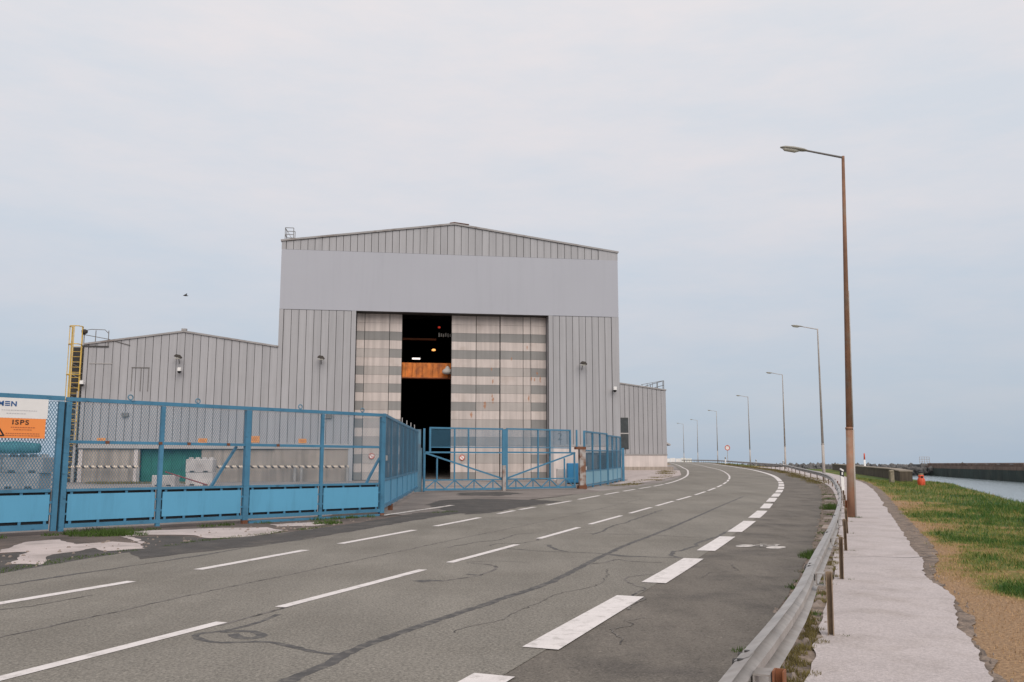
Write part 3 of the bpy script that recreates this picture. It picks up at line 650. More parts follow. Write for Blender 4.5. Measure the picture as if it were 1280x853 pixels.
q = MB()
for k in range(7): q.box(k*.17,k*.17+.09,0,.05,-.12+(k%2)*.03,.2-(k%3)*.04)
tag(q.build('cable_rack', mat('dull_white',(.25,.24,.22)), loc=hallpt(11.6,2.6,11.35), rz=AL), 'pale ribbed cable rack beside the right door leaf, high inside the hall', 'cable rack')
q = MB()
q.lathe([(.1,-.28),(.3,-.25),(.42,-.12),(.36,.05),(.2,.14),(.12,.3),(.06,.34)],10,(.25,0,0))
tag(q.build('hanging_sack', mat('sack_white',(.5,.46,.42),.8,.2,5), loc=hallpt(12.0,1.75,8.55), rz=AL, smooth=True), 'pale cloth sack hanging in front of the orange girder', 'sack')

# no-entry style round notices on the doors
def round_notice(s, z, y, label):
    t = empty('round_notice', hallpt(s, y, z), AL, label, 'notice', 'round red notices on the hall doors')
    q = MB(); n = 18
    q.add([(.20*math.cos(6.283*k/n),0,.20*math.sin(6.283*k/n)) for k in range(n)]+[(.20*math.cos(6.283*k/n),.012,.20*math.sin(6.283*k/n)) for k in range(n)],
          [tuple(range(n)), tuple(range(2*n-1,n-1,-1))]+[((k+1)%n,k,n+k,n+(k+1)%n) for k in range(n)])
    q.build('plate', M['white'], t)
    q = MB(); q.ring((0,-.004,0), .18, .026, n=18); q.bar((-.12,-.008,.12),(.12,-.008,-.12),.035,.012,(0,1,0)); q.build('red_ring', M['red'], t)
round_notice(13.32, 2.05, .79, 'round red ring notice low on the middle door leaf, behind the back gate')
round_notice(6.75, 2.15, .79, 'round red ring notice low on the left door leaf, behind the long blue fence')

def text_mesh(name, s, size, m, parent, loc, rot=(R(90),0,0), sx=1, ext=.003, bold=0):
    cu = bpy.data.curves.new(name, 'FONT'); cu.body = s; cu.size = size; cu.extrude = ext; cu.space_character = 1.18; cu.offset = bold; cu.resolution_u = 4
    ob = bpy.data.objects.new(name, cu); COL.objects.link(ob)
    bpy.context.view_layer.update()
    me = bpy.data.meshes.new_from_object(ob.evaluated_get(bpy.context.evaluated_depsgraph_get()))
    bpy.data.objects.remove(ob); me.name = name; me.materials.clear(); me.materials.append(m)
    o = place(name, me, parent, loc); o.rotation_euler = rot; o.scale = (sx,1,1); return o
text_mesh('painted_number', '2', .75, M['mid_metal'], hall, (D1+.62,-.052,3.35-Z0+.0), ext=.002)

# wall lamps and cameras
def floodlight(s, z, label, arm=.45):
    t = empty('wall_floodlight', hallpt(s, -.05, z), AL, label, 'floodlight', 'floodlights on the grey cladding')
    MB().tube([(0,0,-.35),(0,-.25,-.1),(0,-.5,.05)], .025, 6).build('bracket', M['mid_metal'], t)
    q = MB(); q.prism([(-.26,.06),(.20,-.08),(.26,.0),(.14,.16),(-.12,.2)], -.72, -.40); q.build('lamp_head', M['lamp_dark'], t)
    MB().box(-.2,.16,-.70,-.42,-.10,-.055).build('lens', M['glass_bowl'], t)
def camera_box(s, z, label):
    t = empty('wall_camera', hallpt(s, -.05, z), AL, label, 'security camera', 'white security cameras on the grey walls')
    MB().bar((0,0,-.05),(.05,-.3,-.12),.06).build('bracket', M['white'], t)
    q = MB(); q.bbox(-.12,.12,-.62,-.22,-.1,.14,.03); q.build('housing', M['white'], t)
    MB().lathe([(.10,-.02),(.13,.0),(.12,-.1),(.05,-.16)],10,(0,-.45,-.1)).build('lens', M['black'], t)
floodlight(-6.72, 8.95, 'dark tilted floodlight high on the low left workshop, above a white camera')
floodlight(3.05, 9.05, 'dark floodlight on the hall wall left of the striped door')
floodlight(22.2, 8.95, 'small dark floodlight on the hall wall right of the striped door')
camera_box(-6.6, 8.1, 'white security camera right below the tilted floodlight on the low workshop')
camera_box(24.6, 7.15, 'white security camera near the right corner of the tall hall')
camera_box(-12.95, 7.1, 'white security camera at the left corner of the low workshop, near the yellow ladder')
def bulkhead(s, z, label):
    t = empty('bulkhead_lamp', hallpt(s, -.05, z), AL, label, 'wall lamp', 'small box lamps low on the cladding')
    MB().bbox(-.22,.22,-.2,0,-.08,.14,.03).build('lamp_body', M['mid_metal'], t)
    MB().box(-.18,.18,-.18,-.03,-.11,-.08).build('lens', M['glass_bowl'], t)
bulkhead(-10.1, 4.95, 'small box lamp on the low workshop, first right of the yellow ladder')
bulkhead(3.7, 4.95, 'small box lamp on the cladding just left of the striped door')
def plate(s, z, w_, h_, label):
    t = empty('orange_plate', hallpt(s, -.055, z), AL, label, 'sign', 'small orange signs along the cladding foot')
    MB().box(-w_/2,w_/2,-.012,0,-h_/2,h_/2).build('sign_face', M['orange_sign'], t)
    q = MB()
    for k in range(3): q.box(-w_*.32,w_*(.3-.1*(k%2)),-.016,-.0125,h_*(.18-.2*k),h_*(.25-.2*k))
    q.build('print', M['sign_brown'], t)
plate(-11.6, 3.2, .55,.3, 'small orange sign at the foot of the cladding nearest the yellow ladder')
plate(-4.9, 3.2, .6,.3, 'small orange sign on the cladding above the stacked concrete blocks')
plate(-1.4, 3.30, .7,.45, 'larger orange square sign on the cladding right of the concrete blocks')
plate(1.9, 3.2, .55,.3, 'small orange sign on the cladding nearest the striped door')

# ------------------------------------------------------------ low workshop (left)
low = empty('low_workshop', (-16.73,62.5,Z0), AL, 'low grey ribbed workshop with a shallow gable on a concrete base, left of the hall', 'workshop')
LA, LX = -13.06, -6.54
def rz_low(s): 
    return (9.86-Z0)+(10.9-9.86)*(s-LA)/(LX-LA) if s < LX else (10.9-Z0)+(9.94-10.9)*(s-LX)/(0-LX)
panels(low, LA+.25, -.03, .53, CB, lambda s: rz_low(s)-.08, M['clad'])
b = MB(); b.prism([(LA,CB-.4),(-.01,CB-.4),(-.01,rz_low(-.01)-.1),(LX,rz_low(LX)-.1),(LA,rz_low(LA)-.1)], 0, .25); b.build('front_wall', M['clad_dark'], low)
MB().box(LA-.03,LA+.22,-.06,-.001,CB,rz_low(LA)-.1).build('corner_trim', M['clad'], low)
MB().box(LA,-.01,-.13,-.003,CB-.36,CB-.003).build('drip_flashing', M['trim_light'], low)
DRa, DRb = -9.05, -4.95
MB().box(LA,DRa,.05,.3,0,CB-.41).build('base_wall', M['conc_wall'], low)
MB().box(DRb,-.003,.05,.3,0,CB-.41).build('base_wall', M['conc_wall'], low)
for x_ in (LA+.05, DRa-.35):
    MB().box(x_,x_+.25,-.02,.045,0,CB-.42).build('pilaster', M['plinth'], low)
dr = MB().box(DRa,DRb,.5,.6,0,CB-.4).build('green_door', M['teal'], low)
for k in range(6): MB().box(DRa+.05+k*.68,DRa+.68+k*.68,.46,.498,.05,CB-.45).build('door_panel', M['teal'], dr)
v_ = MB(); v_.bar((LA-.1,-.06,rz_low(LA)-.03),(LX,-.06,rz_low(LX)-.03),.14,.12); v_.bar((LX,-.06,rz_low(LX)-.03),(-.005,-.06,rz_low(0)-.03),.14,.12); v_.build('verge_trim', M['trim'], low)
MB().box(LX-.15,LX+.2,-.14,.1,rz_low(LX)+.01,rz_low(LX)+.16).build('ridge_cap', M['trim'], low)
r_ = MB(); r_.prism([(LA-.1,rz_low(LA)-.1),(LX,rz_low(LX)-.1),(-.02,rz_low(0)-.1),(-.02,rz_low(0)),(LX,rz_low(LX)),(LA-.1,rz_low(LA))][::-1], .02, 45); r_.build('roof', M['trim'], low)
s_ = MB(); s_.box(LA,LA+.2,.31,45,0,rz_low(LA)-.12); 
for k in range(42): s_.box(LA-.04,LA,.5+k*1.03,1.45+k*1.03,CB,rz_low(LA)-.14)
s_.build('side_wall', M['clad'], low)
MB().box(LA,0,45,45.2,0,rz_low(LA)-.1).build('rear_wall', M['clad'], low)
# service hatch outline and window frame marks
q = MB(); q.bar((-9.9,-.06,8.25-Z0),(-8.7,-.06,8.25-Z0),.05); 
for x_ in (-9.85,-9.25,-8.75): q.bar((x_,-.06,8.22-Z0),(x_,-.06,6.6-Z0),.04)
q.build('hatch_frame', M['mid_metal'], low)
q = MB(); q.bar((-12.7,-.06,8.5-Z0),(-11.2,-.06,8.5-Z0),.05); q.build('conduit', M['trim_light'], low)
q = MB(); q.tube([(LA-.22,-.12,0),(LA-.22,-.12,6.2)], .09, 8); q.build('downpipe', M['trim_light'], low)
q = MB(); q.box(LA-1.0,LA-.02,.7,2.2,0,9.7-Z0); q.build('service_riser', M['dark_metal'], low)
for k in range(11):
    q = MB(); q.bar((LA-1.0,.64,.7+k*.75),(LA-.3,.64,.3+k*.75),.05); q.bar((LA-1.0,.64,.75+k*.75),(LA-.05,.64,.75+k*.75),.05)
    q.build('cable_tray', M['mid_metal' if k%3 else 'lamp_grey'], low)

# yellow cage ladder
lad = empty('access_ladder', FW(LA-.53, Z0, -.1), AL, 'tall yellow cage ladder at the left corner of the low workshop', 'ladder')
LT = 9.75-Z0
for x_ in (-.33,.33): MB().bar((x_,0,0),(x_,0,LT+1.3),.09,.07).build('stringer', M['yellow'], lad)
rm = MB().bar((-.33,0,0),(.33,0,0),.035).mesh('rung', M['yellow'])
for k in range(int(LT/.36)): place('rung', rm, lad, (0,0,.3+k*.36))
hm = MB().tube([(.36,0,0),(.42,-.35,0),(.25,-.68,0),(-.25,-.68,0),(-.42,-.35,0),(-.36,0,0)], .035, 5).mesh('cage_hoop', M['yellow'])
for z_ in (2.6,4.1,5.6,7.3,LT,LT+1.25): place('cage_hoop', hm, lad, (0,0,z_))
cm = MB().bar((0,0,2.6),(0,0,LT+1.25),.05,.02).mesh('cage_strip', M['yellow'])
for x_, y_ in ((.41,-.3),(-.41,-.3),(0,-.69)): place('cage_strip', cm, lad, (x_,y_,0))
MB().box(.36,2.1,.0,1.2,LT-.12,LT-.02).build('platform', M['dark_metal'], lad)
q = MB()
for x_ in (.45,1.2,2.05): q.bar((x_,.02,LT-.02),(x_,.02,LT+1.05 if x_ > 1 else LT+1.0),.045)
q.tube([(.36,.02,LT+1.0),(.9,.02,LT+1.12),(1.8,.02,LT+1.1),(2.05,.02,LT+.85)], .025, 5)
q.tube([(.36,.02,LT+.75),(2.05,.02,LT+.45),(3.5,.02,LT+.05)], .025, 5)
q.build('platform_railing', M['mid_metal'], lad)
t = empty('ladder_floodlight', FW(LA-.05, LT+Z0+.95, -.15), AL, 'round floodlight on the railing at the top of the yellow ladder', 'floodlight')
MB().lathe([(.05,-.2),(.2,-.1),(.22,.05),(.08,.15)],10).build('lamp_head', M['lamp_dark'], t)
MB().bar((0,0,-.25),(0,.1,-.05),.05).build('bracket', M['mid_metal'], t)

# striped guard rails
def guard(sa, sb, posts, label):
    t = empty('guard_pipe', FW(sa, Z0, -.7), AL, label, 'guard rail', 'striped guard pipes before the concrete base')
    L = sb-sa; MB().tube([(0,0,1.03),(L,0,1.03)], .095, 8).build('striped_pipe', M['stripes'], t)
    for p in posts:
        MB().tube([(p-sa,0,0),(p-sa,0,1.06)], [.11,.11], 8).build('post', M['rail_steel'], t)
guard(-13.2, -8.75, [-13.1,-8.9], 'striped guard pipe left of the green door, beside the yellow ladder')
guard(-4.4, 1.75, [-4.3,1.5], 'striped guard pipe right of the stacked concrete blocks')
guard(1.8, 5.2, [1.95,5.1], 'striped guard pipe nearest the striped hall door')

# ------------------------------------------------------------ side building (right, further back)
SZ = .85; sb_o = (3.6, 98+.147*(3.6-14.5))
side = empty('side_building', (sb_o[0], sb_o[1], SZ), AL, 'lower grey ribbed lean-to on a cream plinth, standing back to the right of the hall', 'building')
SL = 13.7
top = lambda s: 11.65-SZ-.135*s
panels(side, .05, SL-.5, .52, 2.68-SZ, lambda s: top(s)-.08, M['clad'], gap=.05)
b = MB(); b.prism([(0,0),(SL,0),(SL,top(SL)-.1),(0,top(0)-.1)], 0, .25); b.build('front_wall', M['clad_dark'], side)
MB().box(SL-.5,SL+.03,-.06,-.001,2.68-SZ,top(SL)-.1).build('corner_trim', M['clad'], side)
MB().box(-.0,SL+.02,-.09,-.003,.42,2.68-SZ-.16).build('plinth', M['plinth'], side)
MB().box(-.0,SL+.6,-.45,-.003,-.3,.42).build('footing', M['conc_wall'], side)
MB().box(-.0,SL+.05,-.14,-.003,2.68-SZ-.155,2.68-SZ-.003).build('drip_flashing', M['trim'], side)
v_ = MB(); v_.bar((-.05,-.06,top(0)-.03),(SL+.1,-.06,top(SL)-.03),.14,.14); v_.build('verge_trim', M['trim'], side)
r_ = MB(); r_.prism([(0,top(0)-.1),(SL+.1,top(SL)-.11),(SL+.1,top(SL)),(0,top(0))], .02, 30); r_.build('roof', M['trim'], side)
s_ = MB(); s_.box(SL-.2,SL,.26,30,0,top(SL)-.12); s_.build('side_wall', M['clad'], side)
q = MB(); q.box(8.3,9.35,-.10,-.05,2.35,5.8); wn = q.build('window', M['dark_metal'], side)
for k in range(2):
    for j in range(2): MB().box(8.36+j*.5,8.82+j*.5,-.112,-.101,2.42+k*1.72,4.0+k*1.72).build('pane', M['glassd'], wn)
MB().box(8.3,9.35,-.16,-.113,4.0,4.12).build('window_rail', M['trim_light'], wn)
q = MB()
for k in range(7): q.bar((SL-.05,.3+k*2.5,top(SL)),(SL-.05,.3+k*2.5,top(SL)+1.05),.06)
for z_ in (.55,1.05): q.bar((SL-.05,.3,top(SL)+z_),(SL-.05,15.3,top(SL)+z_),.05)
q.build('roof_railing', M['mid_metal'], side)
q = MB()
for k in range(5): q.bar((SL-2.6+k*.6,.2,top(SL-2.6+k*.6)),(SL-2.6+k*.6,.2,top(SL-2.6+k*.6)+.25+.17*k),.045)
q.bar((SL-2.7,.2,top(SL-2.7)+.2),(SL-.1,.2,top(SL)+1.05),.05); q.build('gable_railing', M['mid_metal'], side)
MB().prism([(SL+.03,3.4-SZ+.6),(SL+.55,3.4-SZ+.35),(SL+.5,3.4-SZ+.2),(SL+.03,3.4-SZ+.4)],.1,1.6).build('side_canopy', M['trim_light'], side)

# ------------------------------------------------------------ blue fences and gates
def clip_seg(p, q, w, h):
    x0,z0 = p; x1,z1 = q; t0,t1 = 0,1; dx,dz = x1-x0,z1-z0
    for pp,qq in ((-dx,x0),(dx,w-x0),(-dz,z0),(dz,h-z0)):
        if abs(pp) < 1e-9:
            if qq < 0: return None
        else:
            r = qq/pp
            if pp < 0: t0 = max(t0,r)
            else: t1 = min(t1,r)
    if t0 >= t1: return None
    return (x0+dx*t0,z0+dz*t0),(x0+dx*t1,z0+dz*t1)
def mesh_panel(parent, x0, x1, z0, z1, cw=.062, ch=.10, sw=.011, dp=.012, y=0, name='wire_mesh', zf=None):
    """expanded metal: two families of crossing strands clipped to the rectangle"""
    w, h = x1-x0, z1-z0; q = MB(); sl = ch/cw
    n = int((w+h/sl)/cw)+2
    for fam in (1,-1):
        for k in range(-1, n):
            if fam == 1: a = (-h/sl+k*cw, 0); b = (k*cw, h)
            else: a = (k*cw, 0); b = (k*cw-h/sl, h)
            c = clip_seg(a, b, w, h)
            if not c: continue
            (ax,az),(bx,bz) = c
            L = math.hypot(bx-ax, bz-az)
            if L < .01: continue
            nx, nz_ = -(bz-az)/L*sw/2, (bx-ax)/L*sw/2
            yo = y+(.002 if fam == 1 else -.002)
            vs = []
            for yy in (yo-dp/2, yo+dp/2):
                vs += [(x0+ax-nx,yy,z0+az-nz_),(x0+ax+nx,yy,z0+az+nz_),(x0+bx+nx,yy,z0+bz+nz_),(x0+bx-nx,yy,z0+bz-nz_)]
            if zf: vs = [(vx,vy,vz+zf(vx)) for vx,vy,vz in vs]
            q.add(vs, [(0,3,2,1),(4,5,6,7),(0,1,5,4),(2,3,7,6)])
    return q.build(name, M['blue_mesh'], parent)
def solid(parent, x0, x1, z0, z1, m='blue_panel', tabs=True):
    o = MB().box(x0+.05,x1-.05,-.012,.012,z0+.05,z1-.04).build('solid_panel', M[m], parent)
    MB().box(x0+.01,x1-.01,.05,.06,z0-.05,z1+.04).build('black_sheet', M['black'], o)  # black sheet behind the panel, showing in the slots around it
    if tabs:
        q = MB(); n = max(3, int((x1-x0)/.45))
        for k in range(n):
            xx = x0+.1+(x1-x0-.25)*k/(n-1); q.box(xx,xx+.06,-.01,.01,z0-.02,z0+.055); q.box(xx,xx+.06,-.01,.01,z1-.045,z1+.02)
        for k in range(2):
            zz = z0+.18+k*(z1-z0-.42); q.box(x0-.01,x0+.055,-.01,.01,zz,zz+.05); q.box(x1-.055,x1+.01,-.01,.01,zz,zz+.05)
        q.build('panel_tabs', M['blue'], o)['kind'] = 'stuff'
    return o
FA = math.atan2(6.9, 6.35); P0 = (-10.3,20.3)
# long gate P0-P3
lg = empty('blue_gate', (P0[0],P0[1],0), FA, 'long four bay blue mesh gate with solid lower panels before the low workshop', 'gate')
bays = [.08, 2.34, 4.72, 7.12, 9.34]; ZT = 3.08
def rail(parent, x0, x1, z, w_, d_, name='rail', m='blue'): return MB().box(x0,x1,-d_/2,d_/2,z-w_/2,z+w_/2).build(name, M[m], parent)
rail(lg, .02, 9.42, ZT, .09, .09, 'top_rail'); rail(lg, .15, 9.2, 2.10, .07, .07, 'middle_rail'); rail(lg, .15, 9.2, 1.0, .06, .06, 'lower_rail'); rail(lg, .15, 9.3, .20, .09, .09, 'bottom_rail')
rail(lg, 4.85, 9.3, .06, .07, .08, 'bottom_rail')
for i, (xp, w_) in enumerate(zip(bays, (.115,.10,.15,.09,.15))):
    MB().box(xp-w_/2,xp+w_/2,-w_*.4,w_*.4,.08 if i not in (2,4) else .12,ZT-.055).build('post', M['blue'], lg)
for i in (2,4): MB().box(bays[i]-.07,bays[i]+.07,-.06,.06,-.02,.118).build('post_foot', M['rust'], lg)
for i in range(4):
    a = bays[i]+(.06,.05,.08,.05)[i]; b_ = bays[i+1]-(.05,.08,.05,.08)[i]
    mesh_panel(lg, a, b_, 1.03, 2.065, sw=.005, dp=.004); mesh_panel(lg, a, b_, 2.135, ZT-.05, sw=.0055, dp=.004)
    solid(lg, a, b_, .26, .95)
MB().bar((4.45,.09,2.05),(3.75,.09,.98),.09,.05).build('brace', M['blue'], lg)
MB().bar((9.30,.07,1.78),(8.78,.07,.98),.08,.05).build('brace', M['blue'], lg)
for xr in (1.5,3.25,6.35,8.55): MB().ring((xr,0,ZT+.12), .06, .016).build('ring', M['blue_grey'], lg)
for xr in (.95, 2.25, 3.0, 4.1, 5.6):
    MB().box(xr,xr+.09,-.052,.052,2.07,2.137 if xr < 9 else 0).build('rust_spot_collar', M['rust'], lg)
# left gate with the sign
og = empty('blue_gate', (P0[0],P0[1],0), FA, 'blue mesh gate leaf carrying the white and orange warning sign, at the left edge', 'gate')
rail(og, -3.6, -.03, ZT+.01, .10, .09, 'top_rail'); rail(og, -3.6, -.2, .20, .12, .10, 'bottom_rail'); rail(og, -3.6, -.2, 1.0, .07, .07, 'lower_rail')
MB().box(-.145,-.03,-.045,.045,.1,ZT-.06).build('post', M['blue'], og); MB().box(-3.75,-3.55,-.07,.07,.1,ZT-.06).build('post', M['blue'], og)
mesh_panel(og, -3.55, -.15, 1.04, ZT-.06, cw=.066, ch=.105, sw=.012, dp=.008); solid(og, -3.55, -.15, .28, .95)
MB().box(-.032,.026,.046,.06,.1,ZT-.07).build('dark_gap_strip', M['dark_metal'], og)  # dark strip added so the gap between the two gates looks dark
sg = empty('warning_sign', (P0[0]-.40*math.cos(FA)+.09*math.sin(FA), P0[1]-.40*math.sin(FA)-.09*math.cos(FA), 2.16), FA, 'white and orange sign reading ISPS fixed to the left blue gate', 'sign')
MB().box(-1.75,.0,-.004,.004,.44,.88).build('white_board', M['white'], sg)
MB().box(-1.75,-.03,-.005,.004,.0,.437).build('orange_board', M['orange'], sg)
text_mesh('lettering', 'M', .15, M['sign_blue'], sg, (-1.04,-.008,.70), sx=1.1, bold=.004); text_mesh('lettering', 'N', .15, M['sign_blue'], sg, (-.78,-.008,.70), sx=1.1, bold=.004)
q = MB()
for k in range(3): q.box(-.895,-.795,-.009,-.005,.702+k*.04,.724+k*.04)
q.build('lettering', M['sign_blue'], sg)
q = MB(); random.seed(3)
for zz, xa, xb in ((.60,-.95,-.25),(.53,-.85,-.45)):
    x_ = xa
    while x_ < xb: w_ = random.uniform(.02,.05); q.box(x_,x_+w_,-.007,-.0045,zz,zz+.018); x_ += w_+.012
q.build('small_print', M['sign_grey'], sg)['kind'] = 'stuff'
text_mesh('lettering', 'ISPS', .145, M['black'], sg, (-.73,-.008,.30), sx=1.25, bold=.002)
q = MB()
for zz, xa, xb in ((.225,-.74,-.26),(.175,-.68,-.32),(.09,-.84,-.17),(.045,-.88,-.15)):
    x_ = xa
    while x_ < xb: w_ = random.uniform(.02,.05); q.box(x_,x_+w_,-.008,-.0055,zz,zz+.02); x_ += w_+.012
q.build('small_print', M['sign_brown'], sg)['kind'] = 'stuff'
q = MB(); A3 = [(-1.27,.05),(-.87,.05),(-1.07,.36)]
for k in range(3): a, b_ = A3[k], A3[(k+1)%3]; q.bar((a[0],-.008,a[1]),(b_[0],-.008,b_[1]),.03,.003*(k+1),(0,1,0))
q.build('warning_triangle', M['black'], sg)
q = MB()
q.box(-1.085,-1.055,-.009,-.0055,.14,.26); q.box(-1.085,-1.055,-.009,-.0055,.09,.115); q.build('exclamation_mark', M['black'], sg)

# return fence P3-P4
P3 = (-3.95,27.2); RL = 17.8; RA = math.atan2(17.8, -.83)
rf = empty('blue_fence', (P3[0],P3[1],0), RA, 'blue mesh fence running back from the road towards the hall door', 'fence')
zr = lambda s: g(27.2+s)
q = MB()
def srail(parent, z, w_, d_, n, L, name, zfn, x0=0):
    b = MB()
    for k in range(n):
        a = x0+(L-x0)*k/n; c = x0+(L-x0)*(k+1)/n; b.bar((a,0,z+zfn(a)),(c,0,z+zfn(c)),d_,w_)
    return b.build(name, M['blue'], parent)
srail(rf, 3.08, .09, .08, 7, RL, 'top_rail', zr, .1); srail(rf, 1.10, .07, .07, 7, RL, 'middle_rail', zr, .1); srail(rf, .28, .09, .09, 7, RL, 'bottom_rail', zr, .1)
for k in range(7):
    a = .1+(RL-.1)*k/7; c = .1+(RL-.1)*(k+1)/7
    if k: MB().box(a-.04,a+.04,-.04,.04,.2+zr(a),3.03+zr(a)).build('post', M['blue'], rf)
    mesh_panel(rf, a+.04, c-.04, 1.14, 3.03, sw=.024, dp=.05, zf=zr)
    lp = MB().add([(a+.06,-.012,.34+zr(a)),(c-.06,-.012,.34+zr(c)),(c-.06,-.012,1.05+zr(c)),(a+.06,-.012,1.05+zr(a)),(a+.06,.012,.34+zr(a)),(c-.06,.012,.34+zr(c)),(c-.06,.012,1.05+zr(c)),(a+.06,.012,1.05+zr(a))],
        [(0,1,2,3),(7,6,5,4),(1,0,4,5),(2,1,5,6),(3,2,6,7),(0,3,7,4)]).build('solid_panel', M['blue_panel'], rf)
    if k in (2,3,4,5): MB().bar((c-.4,0,3.1+zr(c)),(c-.4,0,3.32+zr(c)),.03).build('spike', M['trim_light'], rf)
    if k in (1,): MB().box(a+.1,a+.25,-.08,.08,zr(a)-.01,.24+zr(a)).build('foot', M['rust'], rf)
MB().box(.6,.72,-.07,.07,1.7,1.86).build('lock_plate', M['trim_light'], rf)

# slab post between fence and back gate
pp = empty('gate_pillar', (-4.83,45.6,g(45.6)), 0, 'dark blue steel pillar between the return fence and the back gate', 'post')
MB().box(-.16,.2,-.14,.14,-.02,2.25).build('pillar_box', M['blue_grey'], pp)
MB().box(-.12,.14,-.05,.05,2.25,3.2).build('upper_plate', M['blue_grey'], pp)
q = MB(); q.box(.26,.36,-.05,.05,-.02,3.25); q.build('hinge_post', M['blue'], pp)
# back double gate
def leafgate(A, B, mirror, label):
    L = math.dist(A, B); an = math.atan2(B[1]-A[1], B[0]-A[0]); z0 = g((A[1]+B[1])/2)
    t = empty('back_gate', (A[0],A[1],z0), an, label, 'gate', 'two leaves of the back gate')
    X = lambda x: L-x if mirror else x
    def bar(x0,za,x1,zb,w_=.07,d_=.06,name='bar',m='blue'): return MB().bar((X(x0),0,za),(X(x1),0,zb),w_ if abs(zb-za)>1e-6 and abs(x1-x0)<1e-6 else d_, d_ if abs(zb-za)>1e-6 and abs(x1-x0)<1e-6 else w_).build(name,M[m],t)
    bar(.3,3.26,L-.1,3.26,.08,.07,'top_rail'); bar(.3,2.28,L-.1,2.28,.05,.06,'upper_rail'); bar(0,2.02,L-.1,2.02,.08,.07,'middle_rail')
    bar(0,.62,L-.05,.62,.06,.06,'truss_rail'); bar(0,.14,L-.05,.14,.10,.08,'bottom_rail')
    bar(.34,2.06,.34,3.22,.09,.07,'stile'); bar(L-.08,.1,L-.08,3.26,.16,.09,'stile'); bar(.05,.1,.05,2.06,.08,.07,'stile')
    bar(L*.37,.65,L*.37,3.22,.07,.06,'upright'); bar(L*.54,.65,L*.54,3.22,.07,.06,'upright'); bar(L*.16,.65,L*.16,1.72,.07,.06,'upright')
    bar(.1,1.98,L-.12,.66,.08,.05,'diagonal')
    n = 4
    for k in range(n):
        a = .1+(L-.25)*k/n; c = .1+(L-.25)*(k+1)/n
        MB().bar((X(a),0,.17),(X((a+c)/2),0,.60),.05).build('truss_strut',M['blue'],t); MB().bar((X((a+c)/2),0,.60),(X(c),0,.17),.05).build('truss_strut',M['blue'],t)
        MB().bar((X((a+c)/2),0,.19),(X((a+c)/2),0,.58),.045).build('truss_strut',M['blue'],t)
    lo, hi = (.38,L-.16) if not mirror else (.16,L-.38)
    mesh_panel(t, lo, hi, 2.31, 3.22, sw=.010, dp=.008)
    return t
G0, G1, G2 = (-4.48,45.0),(-.38,47.0),(3.52,49.5)
leafgate(G0, G1, False, 'left leaf of the blue truss gate standing before the dark door opening')
leafgate(G1, G2, True, 'right leaf of the blue truss gate, next to the rusty cream post')
q = MB(); q.box(-.09,.09,.06,.20,.0,1.35); tag(q.build('lock_post', M['rust_post'], loc=(G1[0]+.02,G1[1]-.3,g(47)), rz=.5), 'short rusty post where the two back gate leaves meet', 'post')
rp = empty('gate_post', (3.86,49.55,g(49.5)), .3, 'thick rusty cream post at the right end of the back gate', 'post')
MB().box(-.12,.22,-.14,.14,.22,2.2).build('post_shaft', M['rust_post'], rp); MB().box(-.35,.24,-.16,.16,2.2,2.34).build('post_cap', M['rust'], rp); MB().box(-.2,.26,-.17,.17,-.03,.22).build('post_base', M['rust'], rp); MB().box(-.30,-.22,-.04,.04,2.34,3.28).build('upper_stub', M['blue'], rp)
# right fence, two runs
def run(A, B, n, zt, label, panel, taper=0, dpm=.012):
    L = math.dist(A,B); an = math.atan2(B[1]-A[1],B[0]-A[0]); zf = lambda s: g(A[1]+(B[1]-A[1])*s/L)
    t = empty('blue_fence', (A[0],A[1],0), an, label, 'fence', 'blue fences right of the back gate')
    srail(t, zt, .09, .08, n, L, 'top_rail', zf); srail(t, 2.15, .06, .06, n, L, 'middle_rail', zf); srail(t, .98, .06, .07, n, L, 'lower_rail', zf); srail(t, .16, .1, .08, n, L, 'bottom_rail', zf)
    for k in range(n+1):
        a = L*k/n; MB().box(a-.05,a+.05,-.05,.05,.0+zf(a),zt+.04+zf(a)).build('post', M['blue'], t)
    for k in range(n):
        a = L*k/n; c = L*(k+1)/n
        mesh_panel(t, a+.05, c-.05, 2.18, zt-.05, sw=.010, dp=dpm, zf=zf); mesh_panel(t, a+.05, c-.05, 1.02, 2.12, sw=.016, dp=dpm, zf=zf)
        lp = MB().add([(a+.06,-.02,.24+zf(a)),(c-.06,-.02,.24+zf(c)),(c-.06,-.02,.94+zf(c)),(a+.06,-.02,.94+zf(a)),(a+.06,.01,.24+zf(a)),(c-.06,.01,.24+zf(c)),(c-.06,.01,.94+zf(c)),(a+.06,.01,.94+zf(a))],
            [(0,1,2,3),(7,6,5,4),(1,0,4,5),(2,1,5,6),(3,2,6,7),(0,3,7,4)]).build('solid_panel', M[panel], t)
    return t
f1 = run((4.1,50.3),(6.1,57.0),3,3.22,'blue mesh fence with pale solid foot panels beside the rusty gate post','blue_light')
run((6.16,57.1),(7.75,63.4),3,3.12,'short dense blue mesh fence ending at the right corner of the hall','blue_light', dpm=.02)
MB().box(.25,.42,-.04,-.021,1.25,1.45).build('notice_plate', M['white'], f1)
tag(MB().bbox(-.09,.09,-.09,.09,0,2.35,.01).build('fence_end_post', M['blue'], loc=(7.95,63.6,g(63.6))), 'thick blue end post at the right end of the blue fence', 'post')
